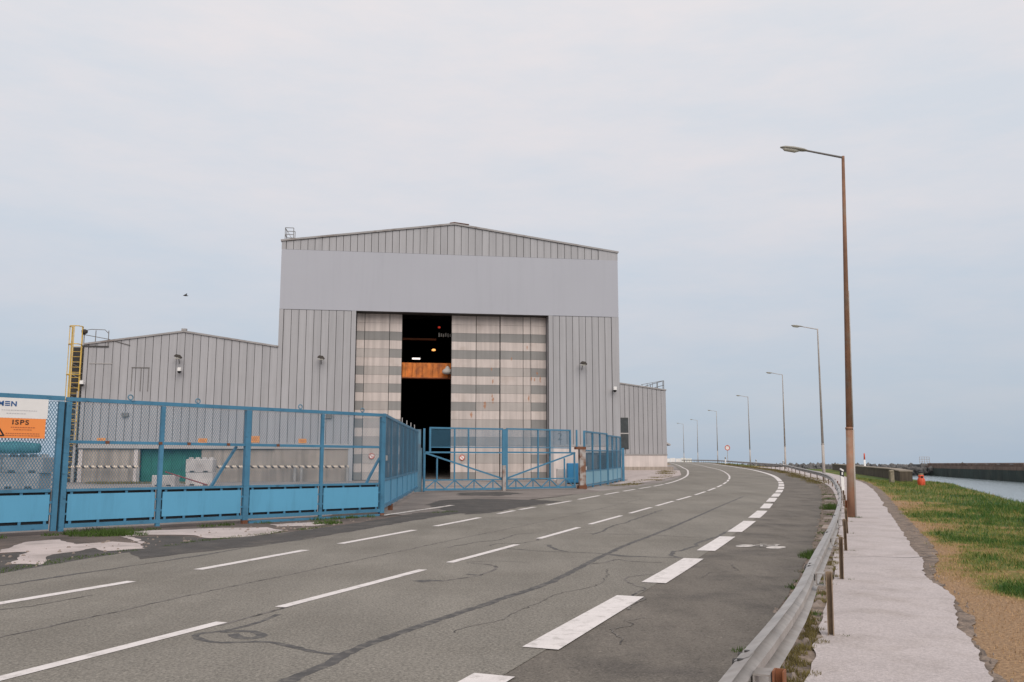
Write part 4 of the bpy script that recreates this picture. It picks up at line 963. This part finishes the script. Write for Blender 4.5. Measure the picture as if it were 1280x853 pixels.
# grey cabin and cabinets seen through the right fence
cb = empty('site_cabin', (5.3,62.2,g(62)), AL, 'grey cabin behind the right blue mesh fence against the hall', 'cabin')
MB().box(0,2.0,0,1.8,0,2.0).build('cabin_wall', M['mid_metal'], cb); MB().prism([(-.1,2.0),(2.1,2.0),(1.4,2.2),(.7,2.2)],-.1,1.9).build('cabin_roof', M['trim_light'], cb); MB().box(.7,1.5,-.03,-.001,.05,1.85).build('cabin_door', M['dark_metal'], cb)
t = empty('blue_cabinet', (4.0,57.6,g(57.6)), .1, 'bright blue metal cabinet standing behind the right leaf of the back gate', 'cabinet')
MB().bbox(-.4,.4,0,.5,.1,1.35,.03).build('cabinet_body', M['blue_bright'], t); MB().box(-.36,.36,-.02,-.001,.15,1.28).build('cabinet_door', M['blue_bright'], t); MB().box(-.35,.35,.05,.45,-.02,.1).build('cabinet_base', M['dark_metal'], t)
t = tag(MB().bbox(-.35,.35,-.3,.3,0,1.0,.05).build('concrete_block', M['block'], loc=(3.3,59.0,g(59)-.01)), 'lone cream concrete block left of the blue cabinet', 'concrete block')

# ------------------------------------------------------------ yard: concrete blocks etc.
def lego(m='block', w_=1.65, d_=.8, h_=.8, n=4):
    q = MB(); q.bbox(-w_/2,w_/2,-d_/2,d_/2,.0,h_-.0,.03)
    k = MB()
    for i in range(n):
        cx = -w_/2+w_*(i+.5)/n
        k.tube_prof([(.17,0),(.15,.09),(.10,.12)], 10, (cx,0,h_))
    l_ = MB(); 
    for i in (-1,1): l_.box(i*w_*.25-.14,i*w_*.25+.14,-d_/2-.004,d_/2+.004,.0,.09)
    return q, k, l_
def make_block(loc, rz, label, group, m='block', studs=True, **kw):
    q, k, l_ = lego(m, **kw); t = empty('concrete_block', loc, rz, label, 'concrete block', group)
    q.build('block_body', M[m], t); 
    if studs: k.build('studs', M[m], t)
    l_.build('lifting_slots', M['dark_metal'], t); return t
z_ = g(55.4)+.01
make_block((-19.35,55.4,z_), .03, 'lower studded white concrete block of the stack before the green door', 'white blocks before the green door', studs=False)
make_block((-19.37,55.38,z_+.81), .03, 'upper white concrete block with studs on top, on the stack before the green door', 'white blocks before the green door')
make_block((-21.15,54.4,z_-.02), .0, 'single low white concrete block left of the stacked pair', 'white blocks before the green door', w_=1.4, h_=.66, n=3, studs=False)
tag(MB().tube([(-20.9,53.6,1.12),(-18.2,53.2,.35)], .04, 6).build('red_bar', M['red_dark']), 'thin red bar leaning across the front of the white blocks', 'bar')
rows_ = ['bottom','middle','top']
for r in range(3):
    for c in range(3):
        make_block((-18.5-c*1.63-.1*(r%2)-.05*c*r, 34.0+.3*c, g(34)+.01+r*.6), -.06, '%s grey block, %s of the stack behind the left gate' % (rows_[r], ['right end','centre column','left end'][c]), 'grey blocks stacked behind the left gate', m='block_grey', studs=(r==2), w_=1.6, d_=.8, h_=.59, n=4)
q = MB()
for k in range(9): pass
q.tube([(-1.0,0,0),(-.7,0,.01),(-.2,0,-.01),(.3,0,.01),(.8,0,0),(1.0,0,-.01)], [.17,.2,.19,.21,.19,.16], 12); q.tube([(-.95,.05,.12),(0,.05,.15),(.97,.05,.1)], [.1,.13,.09], 8)
tag(q.build('tarp_roll', M['tarp'], loc=(-18.9,33.6,g(34)+2.12), rz=-.05, smooth=True), 'rolled teal tarpaulin lying on top of the grey block stack', 'tarpaulin')

# ------------------------------------------------------------ guardrail
gr = empty('guardrail', (RL_(4)+.2,4,0), 0, 'long galvanised W-beam guardrail curving along the road beside the footpath', 'guardrail')
off = gr.location
# arc-length table of the rail line
tab = [(-9., 0.)]; yy = -9.; acc = 0.
while yy < 262:
    d_ = .25; acc += math.hypot(RL_(yy+d_)-RL_(yy), d_); yy += d_; tab.append((yy, acc))
def y_at(s):
    lo, hi = 0, len(tab)-1
    while hi-lo > 1:
        m_ = (lo+hi)//2
        if tab[m_][1] < s: lo = m_
        else: hi = m_
    a, b_ = tab[lo], tab[hi]; return a[0]+(b_[0]-a[0])*(s-a[1])/(b_[1]-a[1]+1e-9)
def s_at(yq):
    for i in range(len(tab)):
        if tab[i][0] >= yq: return tab[i][1]
def rail_frame(s):
    y = y_at(s); x = RL_(y); d = Vector((RL_(y+.3)-RL_(y-.3), .6)).normalized(); return Vector((x,y)), d, Vector((d.y,-d.x))   # n to the right
PROF = [(.012,.420),(-.060,.446),(-.068,.484),(0.0,.524),(.0,.572),(-.068,.612),(-.060,.650),(.012,.678)]
SP = 4.28; s0 = s_at(8.3)-3*SP
nseg = int((tab[-1][1]-s0)/SP)
for i in range(nseg):
    sa = s0+i*SP; sb_ = sa+SP; q = MB(); vs = []; ns = 5; npf = len(PROF)
    for k in range(ns+1):
        s = sa-.12+(sb_-sa+.12)*k/ns; p, d, n = rail_frame(s); gz_ = g(p.y)
        lap = -.006 if k == 0 else 0.0
        for t_ in (0,.004):
            for (o_, z_) in PROF: 
                oo = .06+o_+t_+lap; vs.append((p.x+n.x*oo-off.x, p.y+n.y*oo-off.y, z_+gz_+(t_*.3)))
    fs = []
    for k in range(ns):
        for j in range(npf-1):
            a = k*2*npf+j; b_ = a+2*npf; fs.append((a,a+1,b_+1,b_)); a += npf; b_ += npf; fs.append((a+1,a,b_,b_+1))
        for j in (0,npf-1):
            a = k*2*npf+j; b_ = a+2*npf; fs.append((a,b_,b_+npf,a+npf) )
    q.add(vs, fs); bo = q.build('beam', M['rail_steel'], gr)
    p, d, n = rail_frame(sa)
    if 0 <= p.y < 40:
        q = MB()
        for zz in (.466,.630):
            for sd in (-.06,.10):
                pp_, dd, nn = rail_frame(sa+sd); oo = -.155 if zz else 0
                c = Vector((pp_.x+nn.x*-.02-off.x, pp_.y+nn.y*-.02-off.y, zz+g(pp_.y)))
                e_ = c+Vector((nn.x,nn.y,0))*.03; q.tube([c, e_], [.022,.026], 8)
        for sd in (-.13,.08):
            pp_, dd, nn = rail_frame(sa+sd)
            for zz, oo, up_ in ((.548,.045,0),(.652,.03,1)):
                c = Vector((pp_.x+nn.x*oo-off.x, pp_.y+nn.y*oo-off.y, zz+g(pp_.y)))
                e_ = c+(Vector((0,0,.0155)) if up_ else Vector((nn.x,nn.y,0))*.03); q.tube([c, e_], [.017,.017], 10)
        q.build('bolts', M['dark_metal'], bo)['kind'] = 'stuff'
# posts and spacers (shared meshes)
def post_mesh(name, m):
    q = MB()  # C profile
    q.box(-.028,.028,.033,.045,-.05,.60); q.box(-.028,-.020,-.045,.033,-.05,.60); q.box(.020,.028,-.045,.033,-.05,.60)
    return q.mesh(name, M[m])
pmesh = post_mesh('post', 'post_brown'); pmo = post_mesh('post', 'post_orange')
q = MB(); q.box(.075,.155,-.075,.075,.583,.592); q.box(.075,.155,-.06,.06,.475,.482); q.box(.147,.155,-.05,.05,.483,.582); q.box(.075,.083,-.075,.075,.483,.582)
spm = q.mesh('spacer', M['rail_steel'])
for i in range(nseg):
    p, d, n = rail_frame(s0+i*SP); an = math.atan2(n.y, n.x); z_ = g(p.y)
    o = place('post', pmo if i in (2,7,12) else pmesh, gr, (p.x+n.x*.185-off.x, p.y+n.y*.185-off.y, z_+.0), an-.0)
    if i == 2: o['label'] = 'rusty orange post'
    o.rotation_euler = (random.uniform(-.03,.03), random.uniform(-.03,.03), an)
    place('spacer', spm, gr, (p.x-off.x, p.y-off.y, z_), an)

# ------------------------------------------------------------ street lamps
def make_lamp():
    t = empty('street_lamp', (0,0,0)); H = 11.0
    q = MB(); n = 10
    for seg in (0,):
        q.tube([(0,0,-.05),(0,0,2.6)], [.11,.10], 12); q.tube([(0,0,2.6),(0,0,2.66)],[.115,.11],12); q.tube([(0,0,2.66),(0,0,H-.03),(0,0,H+.05)], [.092,.046,.045], 12)
    q.build('pole', M['pole_grey'], t, smooth=True)
    MB().tube([(0.02,0,H),(-1.15,0,H+.20)], [.035,.03], 8).build('arm', M['pole_grey'], t, smooth=True)
    q = MB(); pr = [(0,.03),(.15,.075),(.45,.10),(.72,.085),(.86,.03)]
    vs = []; fs = []; nn = 10
    for a, r in pr:
        for k in range(nn):
            th = 6.283*k/nn; zz = math.sin(th)*r*(.8 if math.sin(th) > 0 else .35); vs.append((-1.08-a, math.cos(th)*r*1.35, H+.19+a*.1+zz))
    for i in range(len(pr)-1):
        for k in range(nn): j=(k+1)%nn; fs.append((i*nn+k,i*nn+j,(i+1)*nn+j,(i+1)*nn+k))
    fs += [tuple(range(nn-1,-1,-1)), tuple(range(len(vs)-nn,len(vs)))]
    q.add(vs, fs); hd = q.build('lamp_head', M['lamp_grey'], t, smooth=True)
    q = MB(); q.tube([(-1.35,0,H+.20),(-1.5,0,H+.20),(-1.8,0,H+.24),(-1.88,0,H+.27)], [.04,.085,.08,.03], 8); q.build('lamp_bowl', M['glass_bowl'], hd, smooth=True)
    return t
lamp0 = make_lamp()
LP = [(9.95,26.28,0,'nearest and tallest street lamp, its rust brown pole standing on the footpath'),
      (22.4,63.9,0.02,'second street lamp from the viewer, pale pole behind the guardrail bend'),
      (31.7,103,.03,'third street lamp from the viewer, beyond the guardrail bend'),
      (38.1,142,.05,'fourth street lamp from the viewer, right of the round red sign'),
      (43.8,189,.08,'fifth street lamp from the viewer, left of the round red sign'),
      (49.0,234,.1,'sixth street lamp, second smallest and second farthest along the road'),
      (50.0,258,.1,'farthest and smallest street lamp at the end of the road')]
for i, (x, y, a, lb) in enumerate(LP):
    o = lamp0 if i == 0 else copy_tree(lamp0)
    o.location = (x, y, g(y)); o.rotation_euler = (0, 0, a)
    tag(o, lb, 'street lamp', 'street lamps along the quay road')
    if i == 0: o.rotation_euler = (0, .030, 0)
    else: o.rotation_euler = (0, .004*(i%3), a)
for ch in lamp0.children:
    if ch.name.startswith(('pole','arm')):
        ch.data = ch.data.copy(); ch.data.materials.clear(); ch.data.materials.append(M['pole_rust' if ch.name.startswith('pole') else 'mid_metal'])
ln = MB()
ln.tube([(.125,.02,-.05),(.115,.02,2.6)],[.045,.04],6); ln.tube([(.105,.02,2.66),(.078,.02,6.8)],[.035,.025],6)
lo = ln.build('cable_conduit', M['pole_grey'], lamp0, smooth=True)

# delineators, signs
def delineator(x, y, label, rz=0, s=1):
    t = empty('delineator_post', (x,y,g(y)), rz, label, 'marker post', 'white marker posts along the guardrail')
    q = MB(); q.prism([(-.07,0),(.07,0),(.07,.98),(-.07,1.06)],-.05,.05); q.build('post_body', M['white'], t)
    q = MB(); q.prism([(-.073,.72),(.073,.66),(.073,.90),(-.073,.98)],-.053,.053); q.build('black_band', M['black'], t)
    MB().box(-.03,.03,-.058,-.0535,.76,.88).build('reflector', M['white'], t); t.scale = (s,s,s)
delineator(17.05,46.0,'white marker post with black band beside the guardrail, behind the nearest lamp pole', s=1.15)
delineator(31.0,101.5,'white marker post at the foot of the third street lamp')
delineator(38.75,141,'white marker post at the foot of the fourth street lamp')
delineator(39.9,166,'white marker post left of the round red sign', s=1.4)
t = empty('road_sign', (41.3,170,g(170)), 0, 'round red ringed road sign on a thin grey post by the far bend', 'road sign')
MB().tube([(0,0,0),(0,0,3.7)], .05, 6).build('sign_post', M['pole_grey'], t)
q = MB(); n = 20
q.add([(.5*math.cos(6.283*k/n),-.08,3.1+.5*math.sin(6.283*k/n)) for k in range(n)]+[(.5*math.cos(6.283*k/n),-.055,3.1+.5*math.sin(6.283*k/n)) for k in range(n)], [tuple(range(n)), tuple(range(2*n-1,n-1,-1))]+[((k+1)%n,k,n+k,n+(k+1)%n) for k in range(n)])
q.build('sign_disc', M['white'], t); MB().ring((0,-.09,3.1),.44,.075,n=20).build('red_ring', M['red'], t)
# white barrier at the far end of the road
t = empty('far_barrier', (48.5,262,g(262)), 0, 'low white boarding at the far end of the road below the smallest lamps', 'barrier')
for k in range(6): MB().box(-5+k*1.6,-3.5+k*1.6,0,.12,.0,1.2-.15*(k%2)).build('board', M['white'], t)
t = empty('far_wall', (27,240,g(240)), .05, 'low grey concrete wall along the left of the far road', 'wall')
MB().box(0,12,0,.4,-.2,1.0).build('wall_body', M['quay'], t); MB().box(-.05,12.05,-.05,.45,1.0,1.12).build('wall_coping', M['quay_top'], t)

# ------------------------------------------------------------ quay wall, pier, breakwater, lighthouse
qw = empty('quay_wall', (34.0,78,.02), 0, 'weathered concrete parapet wall at the edge of the grass, ending beside the channel', 'wall')
PW = [(34.0,78.0,.02),(39.4,93,.12),(50.8,130,.26),(64,172,.42),(80,222,.6)]
for i in range(len(PW)-1):
    a = Vector(PW[i])-qw.location; b_ = Vector(PW[i+1])-qw.location; d = (b_-a); d.z = 0; d.normalize(); n = Vector((d.y,-d.x,0))
    L = (b_-a).length; ns = max(1, int(L/6))
    for k in range(ns):
        p = a.lerp(b_,k/ns); q_ = a.lerp(b_,(k+1)/ns)-d*.03
        hh = 1.0
        def pr(w0,w1,z0,z1): return [tuple(p+n*w0+Vector((0,0,z0))),tuple(p+n*w1+Vector((0,0,z0))),tuple(p+n*w1+Vector((0,0,z1))),tuple(p+n*w0+Vector((0,0,z1))),tuple(q_+n*w0+Vector((0,0,z0))),tuple(q_+n*w1+Vector((0,0,z0))),tuple(q_+n*w1+Vector((0,0,z1))),tuple(q_+n*w0+Vector((0,0,z1)))]
        F = [(0,1,2,3),(7,6,5,4),(1,0,4,5),(2,1,5,6),(3,2,6,7),(0,3,7,4)]
        MB().add(pr(0,1.0,-2.5,.90), F).build('wall_section', M['quay'], qw); MB().add(pr(-.06,1.06,.903,1.0), F).build('coping', M['quay_top'], qw)
t = empty('mooring_post', (28.23,66.2,T(28.23,66.2)), 0, 'short square stone post on the grass in front of the parapet wall', 'stone post')
MB().bbox(-.15,.15,-.15,.15,-.05,.82,.03).build('shaft', M['stone_post'], t); MB().lathe([(.19,.82),(.2,.88),(.12,.95)],10).build('cap', M['stone_post'], t)
t = empty('fire_hydrant', (29.4,64.0,T(29.4,64.0)), 0, 'red hydrant with a pale and black cap on the grass edge by the water', 'hydrant')
MB().lathe([(.21,-.05),(.25,.08),(.27,.3),(.25,.44),(.19,.54),(.17,.60),(.21,.67),(.17,.76)],14).build('hydrant_body', M['red'], t, smooth=True)
MB().lathe([(.165,.76),(.17,.78),(.17,.86),(.16,.87)],14).build('pale_collar', M['stone_post'], t); MB().lathe([(.17,.875),(.19,.9),(.18,.97),(.08,1.0)],14).build('black_cap', M['black'], t)
MB().tube([(-.02,-.16,.62),(-.02,-.24,.60)],[.07,.07],10).build('outlet', M['black'], t)
for s_ in (-1,1): MB().bar((.10*s_,-.27,.02),(.06*s_,-.235,.44),.05,.03).build('fin', M['red'], t)

pr_ = empty('harbour_pier', (130,215,-3), 0, 'long stone pier across the channel, dark with algae below a pale parapet', 'pier')
PA, PB = Vector((168,362,0)), Vector((98,121,0)); d = (PB-PA); PL = d.length; d.normalize(); n = Vector((d.y,-d.x,0))   # n towards viewer side
if n.x > 0: n = -n
ns = 36
for k in range(ns):
    a = PA+d*(PL*k/ns); b_ = PA+d*(PL*(k+1)/ns-.12)
    def blk(w0,w1,z0,z1,a=a,b_=b_):
        o3 = pr_.location; L_ = []
        for p in (a,b_):
            for (w_,z_) in ((w0,z0),(w1,z0),(w1,z1),(w0,z1)): L_.append(tuple(p+n*w_+Vector((0,0,z_))-o3))
        return MB().add(L_, [(0,1,2,3),(7,6,5,4),(1,0,4,5),(2,1,5,6),(3,2,6,7),(0,3,7,4)])
    blk(.0,-8,-4,-.1).build('algae_wall', M['algae'], pr_); blk(-.25,-8,-.1,.8).build('stone_course', M['pier_top'], pr_); blk(-1.2,-2,.8,1.5+.04*(k%2)).build('parapet', M['pier_top'], pr_)
    q = MB()
    for j in range(5):
        c = a.lerp(b_,(j+.2)/5); e_ = a.lerp(b_,(j+.72)/5); o3 = pr_.location
        q.add([tuple(c+n*-1.0-o3+Vector((0,0,1.55))),tuple(e_+n*-1.0-o3+Vector((0,0,1.55))),tuple(e_+n*-1.0-o3+Vector((0,0,1.85))),tuple(c+n*-1.0-o3+Vector((0,0,1.85))),tuple(c+n*-1.8-o3+Vector((0,0,1.55))),tuple(e_+n*-1.8-o3+Vector((0,0,1.55))),tuple(e_+n*-1.8-o3+Vector((0,0,1.85))),tuple(c+n*-1.8-o3+Vector((0,0,1.85)))], [(0,1,2,3),(7,6,5,4),(1,0,4,5),(2,1,5,6),(3,2,6,7),(0,3,7,4)])
    q.build('merlons', M['pier_top'], pr_)
t = empty('pier_frame', (170,366,-3), 0, 'pale open railing frame on the left end of the stone pier', 'railing')
q = MB(); q.box(-3,6,-3,6,0,4.4); q.build('pier_head', M['rock'], t)
for k in range(5): MB().bar((-2+k*1.0,0,4.4),(-2+k*1.0,0,7.4),.14).build('upright', M['trim_light'], t)
for z_ in (5.4,6.4,7.4): MB().bar((-2,0,z_),(2,0,z_),.14).build('crossbar', M['trim_light'], t)
# rocks of the breakwater
rmesh = []
for k in range(5):
    bm = bmesh.new(); bmesh.ops.create_icosphere(bm, subdivisions=1, radius=1)
    for v in bm.verts: v.co *= random.uniform(.65,1.2)
    me = bpy.data.meshes.new('rock'); bm.to_mesh(me); bm.free(); me.materials.append(M['rock']); rmesh.append(me)
bwk = MB()
random.seed(11)
rk = []
for k in range(420):
    u = k/420; x = 92+u*75+random.uniform(-2,2); y = 345+random.uniform(-12,10)+u*12
    rk.append((x,y,-2.2+random.uniform(0,2.4)*(1-abs(random.uniform(-.5,.5))), random.uniform(.7,1.5)))
for i, (x,y,z,s) in enumerate(rk):
    me = rmesh[i%5]; M4 = Matrix.Rotation(random.uniform(0,6),3,'Z')
    bwk.add([tuple(M4@v.co*s+Vector((x,y,z))) for v in me.vertices], [tuple(p.vertices) for p in me.polygons])
tag(bwk.build('breakwater_rocks', M['rock']), 'dark heaped rocks of the breakwater left of the pier', 'rocks', kind='stuff')
bwk = MB()
for k in range(420):
    u = k/420; x = 175-u*40+random.uniform(-2,2)+ (0); y = 640+u*200+random.uniform(-6,6); s = random.uniform(1.2,2.6)
    x = 330-u*250; me = rmesh[k%5]; bwk.add([tuple(v.co*s+Vector((x,y,-1.6+random.uniform(0,2.0)))) for v in me.vertices], [tuple(p.vertices) for p in me.polygons])
tag(bwk.build('far_breakwater', M['rock']), 'thin dark line of far breakwater rocks on the sea horizon', 'rocks', kind='stuff')
for me in rmesh: bpy.data.meshes.remove(me)
t = empty('harbour_beacon', (158,398,-2), 0, 'small white and red beacon mast on the breakwater, right of the nearest lamp pole', 'beacon')
MB().lathe([(.9,-1),(.8,1.5),(.5,2.2),(.42,5.4)],10).build('white_base', M['white'], t, smooth=True); MB().lathe([(.38,5.4),(.3,8.0),(.15,8.3)],8).build('red_mast', M['red'], t, smooth=True)

# bird
t = empty('seagull', (-41.5,110,22.75), .6, 'small dark bird flying in the sky left of the hall', 'bird')
MB().tube([(-.32,0,0),(-.2,0,.02),(0,0,.03),(.2,0,.02),(.34,0,.03)], [.01,.06,.09,.06,.02], 8).build('body', M['lamp_dark'], t, smooth=True)
for s_ in (-1,1): MB().add([(-.1,.05*s_,.05),(.1,.05*s_,.05),(.12,.35*s_,.22),(-.02,.35*s_,.22),(-.12,.72*s_,.10),(-.1,.05*s_,.07),(.1,.05*s_,.07),(.12,.35*s_,.24),(-.02,.35*s_,.24)], [(0,1,2,3),(5,8,7,6),(3,2,4),(8,4,7),(1,6,7,2),(0,3,8,5)]).build('wing', M['lamp_dark'], t)

# ------------------------------------------------------------ grass and weeds (uncountable)
def blades(name, P, Hh, Wd, m, attr=None, lean=.5, label='', cat='grass'):
    n = len(P); a = rng.uniform(0, 6.283, n); le = rng.uniform(.1, lean, n)*Hh; la = rng.uniform(0, 6.283, n)
    V = np.zeros((n,3,3)); dx, dy = np.cos(a)*Wd/2, np.sin(a)*Wd/2
    V[:,0] = P - np.stack([dx,dy,np.full(n,.005)],1); V[:,1] = P + np.stack([dx,dy,np.full(n,-.005)],1)
    V[:,2] = P + np.stack([np.cos(la)*le, np.sin(la)*le, Hh],1)
    me = bpy.data.meshes.new(name); me.vertices.add(3*n); me.vertices.foreach_set('co', V.ravel().astype(np.float32))
    me.loops.add(3*n); me.loops.foreach_set('vertex_index', np.arange(3*n, dtype=np.int32)); me.polygons.add(n)
    me.polygons.foreach_set('loop_start', np.arange(0,3*n,3,dtype=np.int32)); me.update(); me.materials.append(m)
    if attr is not None:
        A = me.attributes.new('green','FLOAT','POINT'); A.data.foreach_set('value', np.repeat(attr,3).astype(np.float32))
    o = place(name, me); tag(o, label, cat, kind='stuff'); return o
pts = []; hs = []; ws = []; gr_ = []
random.seed(5)
def scatter(y0, y1, dens, hmul):
    y = y0
    area = 0
    n = int(dens*(y1-y0)*14)
    for _ in range(n):
        yy = random.uniform(y0,y1); x0 = SW_(yy)+.08+(0 if yy < 14 else .2); x1 = min(B_(yy)+.3, x0+14)
        xx = random.uniform(x0, x0+14)
        if xx > x1 or xx > yy*.64+2: continue
        d_ = xx-x0
        if d_ < .4 and random.random() > d_*2.2+.25: continue
        d_ += .25
        gg = greenness(xx,yy)
        pts.append((xx,yy,T(xx,yy))); k = .75+1.3*gg*gg+.3*gg
        cl = .7+.9*max(0, noise.noise((xx*3.1,yy*3.1,2))+.2); hs.append(random.uniform(.014,.044)*k*hmul*cl); ws.append(random.uniform(.005,.014)*hmul*(.75+.4*gg)); gr_.append(max(0,min(1,gg+random.uniform(-.3,.34))))
scatter(5.5,12,1000,1.0); scatter(12,20,560,1.25); scatter(20,34,170,1.8); scatter(34,80,36,2.6)
blades('grass', np.array(pts), np.array(hs), np.array(ws), M['grass_blade'], np.array(gr_), .9, 'short dry and green grass on the bank beside the footpath')
# weeds along gutter, fence foot, verge
def tuft(cx, cy, r, n, h, acc):
    for _ in range(n):
        a = random.uniform(0,6.283); q_ = r*math.sqrt(random.random()); x = cx+q_*math.cos(a); y = cy+q_*math.sin(a)
        acc.append((x,y,g(y)+.02,h*random.uniform(.4,1)*(1-.5*q_/r)))
def weeds(name, acc, m, wd, label):
    A = np.array(acc); return blades(name, A[:,:3], A[:,3], rng.uniform(wd*.6,wd*1.4,len(A)), m, None, 1.0, label, 'weeds')
acc = []
for yy in np.arange(5.0, 75, .33):
    if random.random() < .55:
        x = R_(yy)+random.uniform(0.0,.5); tuft(x, yy, random.uniform(.06,.22), random.randint(10,40), random.uniform(.03,.09), acc)
for yy, dx, r, h, nn_ in ((7.75,-.12,.09,.07,70),(11.6,.0,.08,.10,60),(15.2,.0,.14,.14,120),(15.5,.03,.2,.18,260),(15.9,.10,.16,.16,160),(20.5,.15,.15,.10,90),(27.5,.3,.2,.12,120),(30.6,.3,.35,.28,300),(31.3,.35,.3,.30,300),(33,.35,.35,.2,200),(38,.3,.3,.15,160),(42,.35,.4,.15,160)):
    tuft(R_(yy)+dx, yy, r, nn_, h, acc)
for i in range(3, 12):
    p, d, n = rail_frame(s0+i*SP)
    if i < 10: tuft(p.x+n.x*.3, p.y+n.y*.3, .06, 40, .05, acc)
tuft(10.0,26.1,.2,90,.12,acc)
weeds('weeds', acc, M['weed'], .012, 'green weeds growing along the foot of the guardrail')
acc = []
for yy in np.arange(5.5, 20, .2):
    x = RL_(yy)+random.uniform(-.15,.10)
    if 5.8 < yy < 9.4 or random.random() < .4: tuft(x, yy, .10, 150, .075, acc)
weeds('weeds', acc, M['weed_dry'], .008, 'yellowed grass in the strip under the near guardrail')
acc = []
for k in range(60):
    u = random.random(); x = -13+u*13.0; y = 20.3+(x+10.3)*6.9/6.35
    if (-10.6 < x < -8.6) or (-5.3 < x < -4.7) or random.random() < .16: 
        tuft(x+.15, y-.2, random.uniform(.12,.3), 90, random.uniform(.08,.22), acc)
for k in range(12): tuft(-9.9+random.uniform(0,1.6), 20.4+random.uniform(-.4,.9)-.2, .28, 150, .22, acc)
tuft(-4.95,23.6,.3,260,.2,acc); tuft(-4.75,23.9,.25,200,.16,acc)
for yy in np.arange(10.5, 22.5, .35):
    if random.random() < .75: tuft(RE_(yy)-.1-random.uniform(0,.25), yy, .22, 60, .06, acc)
weeds('weeds', acc, M['weed'], .014, 'green weeds at the foot of the long blue gate and along the road edge')
acc = []
for k in range(46):
    yy = random.uniform(54,95); tuft(RE_(yy)-.8-random.uniform(0,1.2), yy, .6, 60, .14, acc)
for k in range(420):
    yy = random.uniform(58,175); tuft(R_(yy)+random.uniform(-.1,1.2), yy, .45, 34, .16, acc)
for k in range(25): tuft(-28+random.uniform(0,9), 58.5+random.uniform(-.5,1.0), .6, 60, .3, acc)
weeds('weeds', acc, M['weed_dry'], .03, 'rough grass verge by the cream plinth and at the workshop base')
# rubble in the gutter and verge
q = MB(); random.seed(9)
for k in range(700):
    if k < 420: yy = 5+55*random.random()**1.6; x = R_(yy)+random.uniform(-.05,.55); s = random.uniform(.012,.05)
    elif k < 560: yy = random.uniform(14,26); x = RE_(yy)-random.uniform(.1,2.2); s = random.uniform(.01,.04)
    else: yy = 5.5+22*random.random(); x = SW_(yy)+random.uniform(-.12,.2); s = random.uniform(.006,.014)
    z = g(yy)+.03; w1,w2 = s*random.uniform(.6,1.4), s*random.uniform(.6,1.4); h = s*.6
    q.add([(x-w1,yy-w2,z-.02),(x+w1,yy-w2*.7,z-.02),(x+w1*.8,yy+w2,z-.02),(x-w1*.9,yy+w2*.8,z-.02),(x-w1*.4,yy-w2*.3,z+h),(x+w1*.4,yy+w2*.2,z+h*.8)], [(0,1,4),(1,5,4),(1,2,5),(2,3,5),(3,4,5),(3,0,4)])
tag(q.build('rubble', M['debris']), 'small stones and grit along the road edges', 'rubble', kind='stuff')
# flat slabs in the gutter
for yy in (13.6,16.6,19.2,22.5,25.8,29.5,34,36.4,41):
    x = R_(yy)+.28; d = Vector((RL_(yy+.5)-RL_(yy-.5),1)).normalized(); an = math.atan2(d.y,d.x)
    o = MB().bbox(-.45,.45,-.17,.17,-.02,.035,.015).build('gutter_slab', M['debris'], bpy.data.objects['gutter_strip'], loc=(x,yy,g(yy)+.01), rz=an+random.uniform(-.1,.1))
